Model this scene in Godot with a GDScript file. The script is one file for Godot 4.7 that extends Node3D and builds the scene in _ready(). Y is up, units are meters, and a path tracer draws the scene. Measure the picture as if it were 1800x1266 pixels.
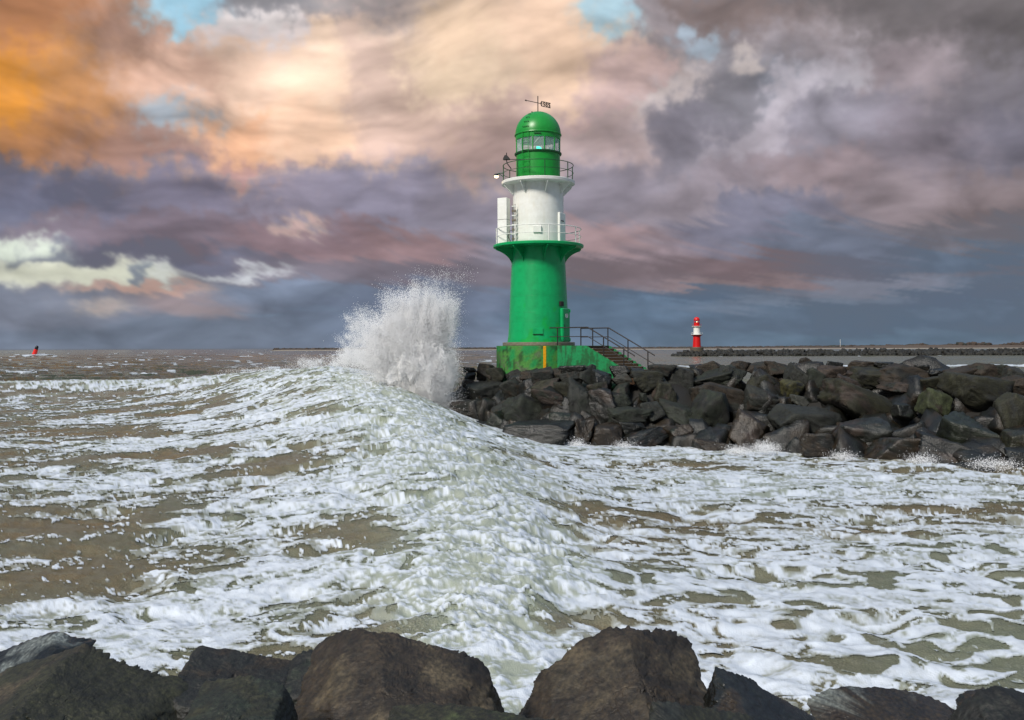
extends Node3D
# A stormy harbour entrance: a green and white lighthouse on a boulder breakwater, a breaking wave, a red lighthouse far off.

const EYE := Vector3(0.0, 4.9, 0.0)
const EXPOSURE := 2.15

# ------------------------------------------------------------------ small mesh builder
class MB:
	var v := PackedVector3Array()
	var n := PackedVector3Array()
	var c := PackedColorArray()
	var ix := PackedInt32Array()
	func vert(p: Vector3, nn: Vector3, col := Color.WHITE) -> int:
		v.append(p); n.append(nn); c.append(col)
		return v.size() - 1
	func tri(a: int, b: int, d: int) -> void:  # given counter-clockwise from outside
		ix.append(a); ix.append(d); ix.append(b)
	func quad(a: Vector3, b: Vector3, d: Vector3, e: Vector3, col := Color.WHITE) -> void:
		var nn := (b - a).cross(d - a)
		if nn.length_squared() < 1e-14:
			nn = (d - a).cross(e - a)
		nn = nn.normalized()
		var i := vert(a, nn, col); vert(b, nn, col); vert(d, nn, col); vert(e, nn, col)
		tri(i, i + 1, i + 2); tri(i, i + 2, i + 3)
	func box(center: Vector3, size: Vector3, b := Basis(), bev := 0.0, col := Color.WHITE) -> void:
		var h := size * 0.5
		bev = minf(bev, minf(h.x, minf(h.y, h.z)) * 0.6)
		var k := Vector3(bev, bev, bev)
		var ax := [Vector3.RIGHT, Vector3.UP, Vector3.BACK]
		var q := h - k
		for a in 3:
			for s in [-1.0, 1.0]:
				var nrm: Vector3 = ax[a] * s
				var u: Vector3 = ax[(a + 1) % 3]
				var w: Vector3 = ax[(a + 2) % 3]
				if s < 0:
					var t := u; u = w; w = t
				var o: Vector3 = nrm * (h[a])
				var uu: Vector3 = u * (u.abs().dot(q)); var ww: Vector3 = w * (w.abs().dot(q))
				quad(center + b * (o - uu - ww), center + b * (o + uu - ww), center + b * (o + uu + ww), center + b * (o - uu + ww), col)
		if bev <= 0.0:
			return
		for a in 3:
			var u2 := (a + 1) % 3
			var w2 := (a + 2) % 3
			for su in [-1.0, 1.0]:
				for sw in [-1.0, 1.0]:
					var e: Vector3 = ax[a] * q[a]
					var p1: Vector3 = ax[u2] * su * h[u2] + ax[w2] * sw * q[w2]
					var p2: Vector3 = ax[u2] * su * q[u2] + ax[w2] * sw * h[w2]
					if su * sw > 0:
						quad(center + b * (p1 - e), center + b * (p2 - e), center + b * (p2 + e), center + b * (p1 + e), col)
					else:
						quad(center + b * (p2 - e), center + b * (p1 - e), center + b * (p1 + e), center + b * (p2 + e), col)
		for sx in [-1.0, 1.0]:
			for sy in [-1.0, 1.0]:
				for sz in [-1.0, 1.0]:
					var a1 := Vector3(sx * h.x, sy * q.y, sz * q.z)
					var a2 := Vector3(sx * q.x, sy * h.y, sz * q.z)
					var a3 := Vector3(sx * q.x, sy * q.y, sz * h.z)
					var nn: Vector3 = b * Vector3(sx, sy, sz).normalized()
					var i := vert(center + b * a1, nn, col); vert(center + b * a2, nn, col); vert(center + b * a3, nn, col)
					if sx * sy * sz > 0:
						tri(i, i + 1, i + 2)
					else:
						tri(i, i + 2, i + 1)
	func lathe(prof: Array, segs: int, col := Color.WHITE, a0 := 0.0, a1 := TAU) -> void:  # prof: Vector2(r, y), bottom to top seen from outside
		for k in prof.size() - 1:
			var p: Vector2 = prof[k]
			var q: Vector2 = prof[k + 1]
			var d := q - p
			if d.length() < 1e-6:
				continue
			var nr := d.y / d.length()
			var ny := -d.x / d.length()
			var base := v.size()
			for i in segs + 1:
				var a := a0 + (a1 - a0) * i / segs
				var e := Vector3(sin(a), 0, cos(a))
				vert(e * p.x + Vector3(0, p.y, 0), e * nr + Vector3(0, ny, 0), col)
				vert(e * q.x + Vector3(0, q.y, 0), e * nr + Vector3(0, ny, 0), col)
			for i in segs:
				var o := base + i * 2
				tri(o, o + 2, o + 3); tri(o, o + 3, o + 1)
	func tube(pts: Array, r: float, sides := 8, closed := false, col := Color.WHITE) -> void:
		var m := pts.size()
		var base := v.size()
		var rings := m + 1 if closed else m
		var side := Vector3.ZERO
		for i in rings:
			var p: Vector3 = pts[i % m]
			var pa: Vector3 = pts[(i - 1 + m) % m] if (closed or i > 0) else p
			var pb: Vector3 = pts[(i + 1) % m] if (closed or i < m - 1) else p
			var t := (pb - pa).normalized()
			if side == Vector3.ZERO or absf(side.dot(t)) > 0.9:
				side = t.cross(Vector3.UP if absf(t.y) < 0.9 else Vector3.RIGHT).normalized()
			side = (side - t * side.dot(t)).normalized()
			var up := side.cross(t)
			for s in sides + 1:
				var a := TAU * s / sides
				var e := side * cos(a) + up * sin(a)
				vert(p + e * r, e, col)
		for i in rings - 1:
			for s in sides:
				var o := base + i * (sides + 1) + s
				var o2 := o + sides + 1
				tri(o, o2, o2 + 1); tri(o, o2 + 1, o + 1)
		if not closed:
			for e in [0, m - 1]:
				var p: Vector3 = pts[e]
				var q: Vector3 = pts[1] if e == 0 else pts[m - 2]
				var nn := (p - q).normalized()
				var ci := vert(p, nn, col)
				var first := v.size()
				for s in sides + 1:
					vert(v[base + e * (sides + 1) + s], nn, col)
				for s in sides:
					if e == 0:
						tri(ci, first + s, first + s + 1)
					else:
						tri(ci, first + s + 1, first + s)
	func plate(poly: PackedVector2Array, o: Vector3, u: Vector3, w: Vector3, th: float, col := Color.WHITE) -> void:  # a flat shape of a thickness, in the plane of u and w, centred on it
		var area := 0.0
		for i in poly.size():
			area += poly[i].cross(poly[(i + 1) % poly.size()])
		if area < 0:
			poly.reverse()
		var nn := u.cross(w).normalized()
		var idx := Geometry2D.triangulate_polygon(poly)
		for s in [1.0, -1.0]:
			var base := v.size()
			for p in poly:
				vert(o + u * p.x + w * p.y + nn * th * 0.5 * s, nn * s, col)
			for k in range(0, idx.size(), 3):
				var a := poly[idx[k]]; var b := poly[idx[k + 1]]; var d := poly[idx[k + 2]]
				var ccw := (b - a).cross(d - a) > 0
				if ccw == (s > 0):
					tri(base + idx[k], base + idx[k + 1], base + idx[k + 2])
				else:
					tri(base + idx[k], base + idx[k + 2], base + idx[k + 1])
		for i in poly.size():
			var p := poly[i]; var q := poly[(i + 1) % poly.size()]
			var P := o + u * p.x + w * p.y; var Q := o + u * q.x + w * q.y
			var k := nn * th * 0.5
			quad(P - k, Q - k, Q + k, P + k, col)
	func mesh() -> ArrayMesh:
		var a := []
		a.resize(Mesh.ARRAY_MAX)
		a[Mesh.ARRAY_VERTEX] = v; a[Mesh.ARRAY_NORMAL] = n; a[Mesh.ARRAY_COLOR] = c; a[Mesh.ARRAY_INDEX] = ix
		var m := ArrayMesh.new()
		m.add_surface_from_arrays(Mesh.PRIMITIVE_TRIANGLES, a)
		return m

# ------------------------------------------------------------------ names and tags
func put(called: String, m: Mesh, mat: Material, parent: Node = self) -> MeshInstance3D:
	var o := MeshInstance3D.new()
	o.name = called
	o.mesh = m
	o.material_override = mat
	parent.add_child(o, true)
	return o

func part(called: String, b: MB, mat: Material, parent: Node) -> MeshInstance3D:
	return put(called, b.mesh(), mat, parent)

func tag(o: Node, label := "", category := "", group := "", kind := "") -> void:
	if label: o.set_meta("label", label)
	if category: o.set_meta("category", category)
	if group: o.set_meta("group", group)
	if kind: o.set_meta("kind", kind)

func thing(called: String, at: Vector3, label: String, category: String, group := "") -> Node3D:
	var o := Node3D.new()
	o.name = called
	add_child(o, true)
	o.position = at
	tag(o, label, category, group)
	return o

func noise(seed_: int, freq: float, oct := 4, type := FastNoiseLite.TYPE_SIMPLEX_SMOOTH) -> FastNoiseLite:
	var f := FastNoiseLite.new()
	f.seed = seed_
	f.frequency = freq
	f.noise_type = type
	f.fractal_type = FastNoiseLite.FRACTAL_FBM if oct > 1 else FastNoiseLite.FRACTAL_NONE
	f.fractal_octaves = oct
	return f

func ntex(seed_: int, freq: float, oct: int, size: int, lo: Color, hi: Color) -> NoiseTexture2D:
	var t := NoiseTexture2D.new()
	t.width = size; t.height = size
	t.seamless = true
	t.noise = noise(seed_, freq, oct)
	var g := Gradient.new()
	g.set_color(0, lo); g.set_color(1, hi)
	t.color_ramp = g
	return t

func lin(r: float, g: float, b: float) -> Color:  # an 0-255 colour as linear values
	return Color(r / 255.0, g / 255.0, b / 255.0).srgb_to_linear()

static func sst(a: float, b: float, x: float) -> float:
	var t := clampf((x - a) / (b - a), 0.0, 1.0)
	return t * t * (3.0 - 2.0 * t)

var M := {}

func materials() -> void:
	var grime := ntex(11, 0.012, 5, 512, Color(0.80, 0.80, 0.78), Color(1, 1, 1))
	var fine := ntex(12, 0.05, 4, 512, Color(0.35, 0.35, 0.35), Color(0.75, 0.75, 0.75))
	var bump := ntex(13, 0.03, 5, 512, Color.BLACK, Color.WHITE)
	var paint := func(col: Color, rough: float, scale := 0.7) -> StandardMaterial3D:
		var m := StandardMaterial3D.new()
		m.albedo_color = col
		m.albedo_texture = grime
		m.vertex_color_use_as_albedo = true
		m.uv1_triplanar = true; m.uv1_world_triplanar = true
		m.uv1_scale = Vector3.ONE * scale
		m.roughness = rough
		return m
	M.paint = paint.call(Color.WHITE, 0.38)          # colour comes with the mesh
	M.concrete = paint.call(Color.WHITE, 0.8, 0.9)
	M.concrete.heightmap_enabled = true; M.concrete.heightmap_texture = bump; M.concrete.heightmap_scale = 0.5
	M.green = paint.call(lin(2, 162, 92).linear_to_srgb(), 0.34)
	M.green.albedo_texture = ntex(16, 0.005, 4, 512, Color(0.86, 0.88, 0.86), Color(1, 1, 1))
	M.lantern_green = paint.call(lin(22, 144, 50).linear_to_srgb(), 0.36)
	M.lantern_green.albedo_texture = M.green.albedo_texture
	M.dark_green = paint.call(lin(12, 82, 36).linear_to_srgb(), 0.45)
	M.white = paint.call(Color(0.90, 0.905, 0.885), 0.42)
	M.white.albedo_texture = ntex(15, 0.006, 3, 512, Color(0.94, 0.935, 0.92), Color(1, 1, 1))
	M.red = paint.call(Color(0.86, 0.035, 0.02), 0.42)
	M.steel = paint.call(Color(0.56, 0.52, 0.46), 0.45)
	M.steel.metallic = 0.35
	M.iron = paint.call(Color(0.115, 0.085, 0.07), 0.55)
	M.black = paint.call(Color(0.05, 0.05, 0.05), 0.5)
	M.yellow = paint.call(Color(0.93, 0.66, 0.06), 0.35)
	M.wood = paint.call(Color(0.56, 0.43, 0.28), 0.75, 1.5)
	M.wood.heightmap_enabled = true; M.wood.heightmap_texture = bump; M.wood.heightmap_scale = 0.4
	M.orange = paint.call(Color(0.95, 0.10, 0.03), 0.5)
	var gl := StandardMaterial3D.new()
	gl.albedo_color = Color(0.85, 0.95, 0.93, 0.14)
	gl.transparency = BaseMaterial3D.TRANSPARENCY_ALPHA
	gl.roughness = 0.04
	M.glass = gl
	var lens := StandardMaterial3D.new()
	lens.albedo_color = Color(0.1, 0.9, 0.75)
	lens.emission_enabled = true
	lens.emission = Color(0.12, 0.95, 0.75)
	lens.emission_energy_multiplier = 1.3
	M.beacon = lens
	var bulb := StandardMaterial3D.new()
	bulb.albedo_color = Color(1, 0.9, 0.75)
	bulb.emission_enabled = true
	bulb.emission = Color(1.0, 0.86, 0.66)
	bulb.emission_energy_multiplier = 2.2
	M.bulb = bulb
	# rock: grain in colour and relief, tint with the mesh
	var rt := ntex(21, 0.035, 7, 1024, Color(0.30, 0.30, 0.30), Color(1, 1, 1))
	var rb := ntex(22, 0.024, 7, 1024, Color.BLACK, Color.WHITE)
	var rb2 := ntex(23, 0.010, 8, 1024, Color.BLACK, Color.WHITE)
	for k in ["rock", "wet_rock", "near_rock", "near_wet_rock"]:
		var m := StandardMaterial3D.new()
		m.albedo_texture = rt
		m.vertex_color_use_as_albedo = true
		m.uv1_triplanar = true; m.uv1_world_triplanar = true
		m.uv1_scale = Vector3.ONE * 0.55
		m.roughness = {"rock": 0.75, "wet_rock": 0.42, "near_rock": 0.66, "near_wet_rock": 0.34}[k]
		m.heightmap_enabled = true; m.heightmap_texture = rb
		m.heightmap_scale = 3.4 if k.begins_with("near") else 3.0
		if k.begins_with("near"):
			m.heightmap_texture = rb2
		M[k] = m
	# water and foam: colour with the mesh
	var wb := ntex(31, 0.02, 5, 1024, Color.BLACK, Color.WHITE)
	var w := StandardMaterial3D.new()
	w.vertex_color_use_as_albedo = true
	w.roughness = 0.14
	w.metallic_specular = 0.24
	w.uv1_triplanar = true; w.uv1_world_triplanar = true
	w.uv1_scale = Vector3(0.8, 0.8, 1.5)
	w.heightmap_enabled = true; w.heightmap_texture = wb; w.heightmap_scale = 3.2
	M.water = w
	var fb := ntex(32, 0.035, 5, 1024, Color.BLACK, Color.WHITE)
	var f := StandardMaterial3D.new()
	f.vertex_color_use_as_albedo = true
	f.roughness = 0.65
	f.uv1_triplanar = true; f.uv1_world_triplanar = true
	f.uv1_scale = Vector3(0.8, 0.8, 0.8)
	f.heightmap_enabled = true; f.heightmap_texture = fb; f.heightmap_scale = 0.8
	M.foam = f
	var s := StandardMaterial3D.new()
	s.albedo_color = Color(1.0, 1.0, 1.0)
	s.roughness = 0.6
	s.backlight_enabled = true
	s.backlight = Color(0.9, 0.9, 0.9)
	M.spray = s
	var land := StandardMaterial3D.new()
	land.vertex_color_use_as_albedo = true
	land.roughness = 0.95
	M.land = land

# ------------------------------------------------------------------ sky: air and clouds by direction
# centre and size on a plane 1600 units off to the north (900, 612 is the horizon due north), turn, colour, weight
const CLOUDS := [
	"60 20 120 60 0 190 130 92", "15 150 85 80 0 236 152 56", "130 140 100 80 0 210 148 96", "190 60 70 60 0 178 142 128", "315 8 70 26 0 158 206 230", "440 55 70 32 0 222 212 214",
	"490 4 90 22 0 138 135 142", "610 12 110 28 0 150 143 148", "700 30 60 40 0 200 180 172", "790 50 80 50 0 235 202 172", "950 20 90 50 0 238 202 175", "1080 18 42 34 20 172 210 228",
	"1225 78 26 20 0 180 200 218", "1150 45 40 40 0 165 152 160", "1340 35 140 34 0 140 120 120", "1550 20 150 50 0 118 110 114", "1750 50 100 70 0 104 97 100",
	"300 130 90 60 0 214 172 152", "430 130 110 60 0 240 204 180", "575 120 44 110 8 240 208 182", "655 120 60 90 0 214 184 170", "790 130 90 80 0 255 224 192", "720 60 60 40 0 240 208 182",
	"1000 110 90 80 0 250 212 182", "1105 150 60 60 0 212 182 178", "1175 165 26 90 45 224 206 206", "1260 140 60 70 0 146 140 152", "1318 98 38 16 -10 222 206 204", "1500 130 24 70 40 200 192 204",
	"1420 60 100 40 0 168 156 166", "1600 110 100 60 0 165 148 158", "1730 150 90 80 0 130 122 134",
	"60 245 120 45 0 198 138 96", "200 250 90 55 0 182 142 130", "310 200 50 30 0 168 185 202", "430 240 66 58 0 242 184 146", "560 220 60 60 0 250 204 172", "700 230 110 60 0 205 174 160",
	"850 250 90 70 0 196 166 160", "1060 240 80 60 0 190 164 168", "1200 240 70 70 0 138 130 146", "1330 225 34 100 55 180 168 182", "1480 215 90 55 0 146 138 154", "1640 260 140 60 0 140 127 142",
	"1760 260 80 60 0 106 101 117", "1400 160 26 90 55 205 194 208",
	"80 318 140 36 0 116 114 142", "300 335 110 36 0 132 122 148", "430 305 70 26 0 195 152 146", "550 335 90 45 0 148 136 160", 
	"525 385 24 20 0 208 176 166", "680 335 100 45 0 150 140 166", "800 365 80 45 0 150 139 160", "300 400 160 26 0 132 114 132", "500 425 140 26 0 150 120 134", "680 440 90 24 0 158 124 134",
	"1080 335 80 50 0 146 135 152", "1250 330 40 130 70 156 142 156", "1430 300 120 40 0 162 140 150", "1600 335 140 45 0 150 133 143", "1740 350 100 45 0 128 112 118", "1060 415 60 26 0 180 146 155",
	"1150 430 80 26 0 150 127 138", "1300 395 30 150 78 122 118 140", "1450 425 120 22 0 112 118 140", "1700 405 120 18 0 106 102 113",
	"30 435 60 18 0 218 228 212", "140 478 130 17 0 234 236 214", "85 452 42 12 0 125 130 146", "270 440 140 20 0 110 107 128", "255 483 15 15 0 118 128 148", "300 472 26 12 0 228 233 227",
	"450 482 60 6 0 200 205 210", "400 460 80 14 0 118 118 144", "560 470 140 18 0 122 112 128", "750 478 120 18 0 117 107 122", "250 506 100 7 0 205 168 155",
	"1100 480 120 22 0 124 107 117", "1300 470 150 22 0 130 108 118", "1500 470 120 18 0 100 102 120", "1700 470 140 28 0 92 106 127",
	"80 540 150 24 0 124 129 148", "310 530 100 16 0 156 138 146", "150 538 50 7 0 210 188 172", "500 522 120 16 0 124 135 160", "700 530 120 20 0 112 122 148", "300 588 300 22 0 112 122 142",
	"700 585 200 22 0 114 127 152", "1100 555 150 36 0 98 119 144", "1400 560 200 26 0 88 103 123", "1700 560 150 28 0 94 109 130", "1500 598 300 12 0 98 119 140", "1250 502 160 7 -3 146 124 132", "1560 506 140 8 -4 122 124 142", "1400 536 210 6 -2 116 126 146", "1660 530 130 8 -3 78 90 110", "1150 522 110 7 2 82 96 118", "1720 478 110 8 -8 122 112 124", "1620 576 150 6 0 82 98 118",
]

func build_sky() -> ImageTexture:
	var W := 4096
	var H := 2048
	# a smooth colour field first, on a grid over the plane to the north
	var gx := 6.0
	var x0 := -300.0
	var y0 := -560.0
	var gw := 400
	var gh := 200
	var fld := PackedVector3Array()
	var wgt := PackedFloat32Array()
	fld.resize(gw * gh); wgt.resize(gw * gh)
	for s in CLOUDS:
		var q: PackedFloat64Array = (s as String).split_floats(" ")
		var ca := cos(deg_to_rad(q[4])); var sa := sin(deg_to_rad(q[4]))
		var col := Vector3(q[5], q[6], q[7]) / 255.0
		var reach := maxf(q[2], q[3]) * 2.6
		for j in range(maxi(0, int((q[1] - reach - y0) / gx)), mini(gh, int((q[1] + reach - y0) / gx) + 1)):
			for i in range(maxi(0, int((q[0] - reach - x0) / gx)), mini(gw, int((q[0] + reach - x0) / gx) + 1)):
				var dx := x0 + i * gx - q[0]
				var dy := y0 + j * gx - q[1]
				var u := (dx * ca + dy * sa) / q[2]
				var v := (-dx * sa + dy * ca) / q[3]
				var w := exp(-1.15 * (u * u + v * v))
				w *= w * 0.6 + 0.4
				fld[j * gw + i] += col * w
				wgt[j * gw + i] += w
	var warp := noise(5, 1.0 / 170.0, 5)
	var warp2 := noise(6, 1.0 / 150.0, 5)
	var warp3 := noise(10, 1.0 / 34.0, 4)
	var cl := noise(7, 0.42, 6)
	var cl2 := noise(8, 1.7, 5)
	var big := noise(9, 1.1, 4)
	var cl3 := noise(14, 0.8, 5)
	cl3.fractal_type = FastNoiseLite.FRACTAL_RIDGED   # turned over: rounded heads with creases between
	var shade := func(az: float, el: float) -> Color:
		var e := maxf(el, 0.0)
		var d := Vector3(sin(az) * cos(e), sin(e), -cos(az) * cos(e))
		var h := d.y + 0.10
		var P := Vector2(d.x, d.z) / h
		# broken cloud everywhere: shaded grey-violet bellies, pale tops, a little blue
		var dens := cl.get_noise_2d(P.x, P.y) + 0.35 * cl2.get_noise_2d(P.x, P.y)
		var lit := cl.get_noise_2d(P.x - 0.22, P.y + 0.16) + 0.35 * cl2.get_noise_2d(P.x - 0.1, P.y + 0.08)
		var relief := dens - lit
		var bigv := big.get_noise_3dv(d * 1.3)
		var up := sst(0.05, 0.9, e)
		var base := Vector3(0.45, 0.47, 0.55).lerp(Vector3(0.58, 0.68, 0.82), up)
		base = base.lerp(Vector3(0.82, 0.77, 0.74), 0.30 * sst(-0.1, 0.5, bigv))
		base = base.lerp(Vector3(0.60, 0.78, 0.90), 0.6 * sst(0.25, 0.5, -dens))
		var c := base
		var wt := 0.012
		c *= wt
		if absf(az) < 1.1 and el > -0.1:
			var px := 900.0 + 1600.0 * tan(az)
			var py := 612.0 - 1600.0 * tan(e) / cos(az)
			var near := sst(0.0, 260.0, 612.0 - py)
			var k := lerpf(0.35, 1.0, near)
			var sx := px * lerpf(0.45, 1.0, near)
			var wx := warp.get_noise_2d(sx, py) * 62.0 + warp3.get_noise_2d(sx, py) * 26.0
			var wy := (warp2.get_noise_2d(sx, py) * 40.0 + warp3.get_noise_2d(sx + 500.0, py) * 22.0) * k
			var fx := (px + wx - x0) / gx
			var fy := (py + wy - y0) / gx
			if fx > 0 and fy > 0 and fx < gw - 1 and fy < gh - 1:
				var i := int(fx); var j := int(fy)
				fx -= i; fy -= j
				var o := j * gw + i
				var cc := fld[o].lerp(fld[o + 1], fx).lerp(fld[o + gw].lerp(fld[o + gw + 1], fx), fy)
				var ww := lerpf(lerpf(wgt[o], wgt[o + 1], fx), lerpf(wgt[o + gw], wgt[o + gw + 1], fx), fy)
				c += cc
				wt += ww
		c /= wt
		var amp := lerpf(0.25, 1.0, sst(0.0, 0.16, e))
		var puff := cl3.get_noise_3dv(Vector3(d.x * 6.0, d.y * 15.0, d.z * 6.0) + Vector3(bigv, bigv * 1.4, -bigv))
		var puff_lit := cl3.get_noise_3dv(Vector3(d.x * 6.0 - 0.3, d.y * 15.0 + 0.42, d.z * 6.0) + Vector3(bigv, bigv * 1.4, -bigv))
		var m := 1.0 + amp * (0.17 * relief + 0.05 * dens) + lerpf(0.85, 1.0, amp) * (0.13 * (puff_lit - puff) - 0.055 * puff)
		c *= clampf(m, 0.78, 1.25)
		var grey := (c.x + c.y + c.z) / 3.0
		c = c.lerp(Vector3(grey, grey, grey), 0.08)
		c.y = lerpf(c.y, (c.x + c.z) * 0.5, 0.26 if c.y < (c.x + c.z) * 0.5 and c.z > c.y else 0.0)
		return Color(clampf(c.x, 0, 1), clampf(c.y, 0, 1), clampf(c.z, 0, 1))
	var sw := W / 8
	var shh := H / 8
	var small := Image.create(sw, shh, false, Image.FORMAT_RGB8)
	for r in shh:
		var el := (0.5 - (r + 0.5) / shh) * PI
		for cidx in sw:
			var az := (cidx + 0.5) / sw * TAU
			if az > PI: az -= TAU
			small.set_pixel(cidx, r, shade.call(az, el) if el > -0.05 else Color(0.42, 0.43, 0.44))
	small.resize(W, H, Image.INTERPOLATE_BILINEAR)
	var half := 440
	var r0 := int((0.5 - deg_to_rad(27.0) / PI) * H)
	for r in range(r0, H / 2 + 4):
		var el := (0.5 - (r + 0.5) / H) * PI
		var fe := sst(0, 30, r - r0)
		for k in range(-half, half):
			var az := (k + 0.5) / W * TAU
			var cidx := (k + W) % W
			var f := minf(fe, sst(0, 40, half - absf(k)))
			var col: Color = shade.call(az, el)
			if f < 1.0:
				col = small.get_pixel(cidx, r).lerp(col, f)
			small.set_pixel(cidx, r, col)
	return ImageTexture.create_from_image(small)

# ------------------------------------------------------------------ sea
# the breaking wave: x, z, crest height, width of its left and of its right flank
const CREST := [
	[-1.2, -13.0, 0.2, 4.0, 2.2], [-0.9, -15.5, 0.42, 5.0, 2.8], [-0.5, -18.6, 0.66, 6.5, 3.6], [-1.35, -24.0, 0.9, 8.0, 5.0], [-3.0, -33.0, 1.25, 9.0, 6.0],
	[-5.2, -42.0, 1.9, 10.0, 6.5], [-8.6, -54.0, 3.0, 10.0, 7.0], [-13.5, -68.0, 3.5, 11.0, 9.0], [-23.7, -83.0, 2.7, 11.0, 12.0], [-38.0, -99.0, 1.5, 10.0, 12.0], [-66.0, -113.0, 0.8, 9.0, 12.0], [-110.0, -120.0, 0.4, 9.0, 12.0],
]
const GX0 := -130.0
const GZ0 := -150.0
const GS := 0.6
const GW := 340
const GH := 245
var g_ridge := PackedFloat32Array()
var g_side := PackedFloat32Array()   # signed distance from the crest, left flank negative
var n_swell: FastNoiseLite
var n_chop: FastNoiseLite
var n_fine: FastNoiseLite
var n_foam: FastNoiseLite
var n_foam2: FastNoiseLite
var n_foam3: FastNoiseLite
var n_warp: FastNoiseLite
var n_cell: FastNoiseLite
var n_big: FastNoiseLite
var n_caps: FastNoiseLite
var n_lump: FastNoiseLite
var n_streak: FastNoiseLite
var n_thread: FastNoiseLite
var n_hole: FastNoiseLite

func ridge_grid() -> void:
	g_ridge.resize(GW * GH); g_side.resize(GW * GH)
	for j in GH:
		var z := GZ0 + j * GS
		for i in GW:
			var x := GX0 + i * GS
			var best := 1e9
			var sd := 0.0
			var hh := 0.0
			var wl := 1.0
			var wr := 1.0
			var over := 0.0
			for k in CREST.size() - 1:
				var a: Array = CREST[k]
				var b: Array = CREST[k + 1]
				var ex: float = b[0] - a[0]
				var ez: float = b[1] - a[1]
				var L := ex * ex + ez * ez
				var tt: float = ((x - a[0]) * ex + (z - a[1]) * ez) / L
				var t := clampf(tt, 0.0, 1.0)
				var qx: float = x - a[0] - ex * t
				var qz: float = z - a[1] - ez * t
				var d := sqrt(qx * qx + qz * qz)
				if d < best:
					best = d
					var s := signf(ex * qz - ez * qx)   # positive on the right-hand side
					sd = d * s
					hh = lerpf(a[2], b[2], t)
					wl = lerpf(a[3], b[3], t)
					wr = lerpf(a[4], b[4], t)
			var w := wl if sd < 0 else wr
			var u := best / w
			var prof := exp(-1.9 * u * u) if sd > 0 else 1.0 / (1.0 + 2.4 * u * u + 1.2 * u * u * u)
			g_ridge[j * GW + i] = hh * prof
			g_side[j * GW + i] = sd

func grid_at(g: PackedFloat32Array, x: float, z: float, out_: float) -> float:
	var fx := (x - GX0) / GS
	var fz := (z - GZ0) / GS
	if fx < 0.0 or fz < 0.0 or fx >= GW - 1 or fz >= GH - 1:
		return out_
	var i := int(fx)
	var j := int(fz)
	fx -= i; fz -= j
	var o := j * GW + i
	return lerpf(lerpf(g[o], g[o + 1], fx), lerpf(g[o + GW], g[o + GW + 1], fx), fz)

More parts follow.
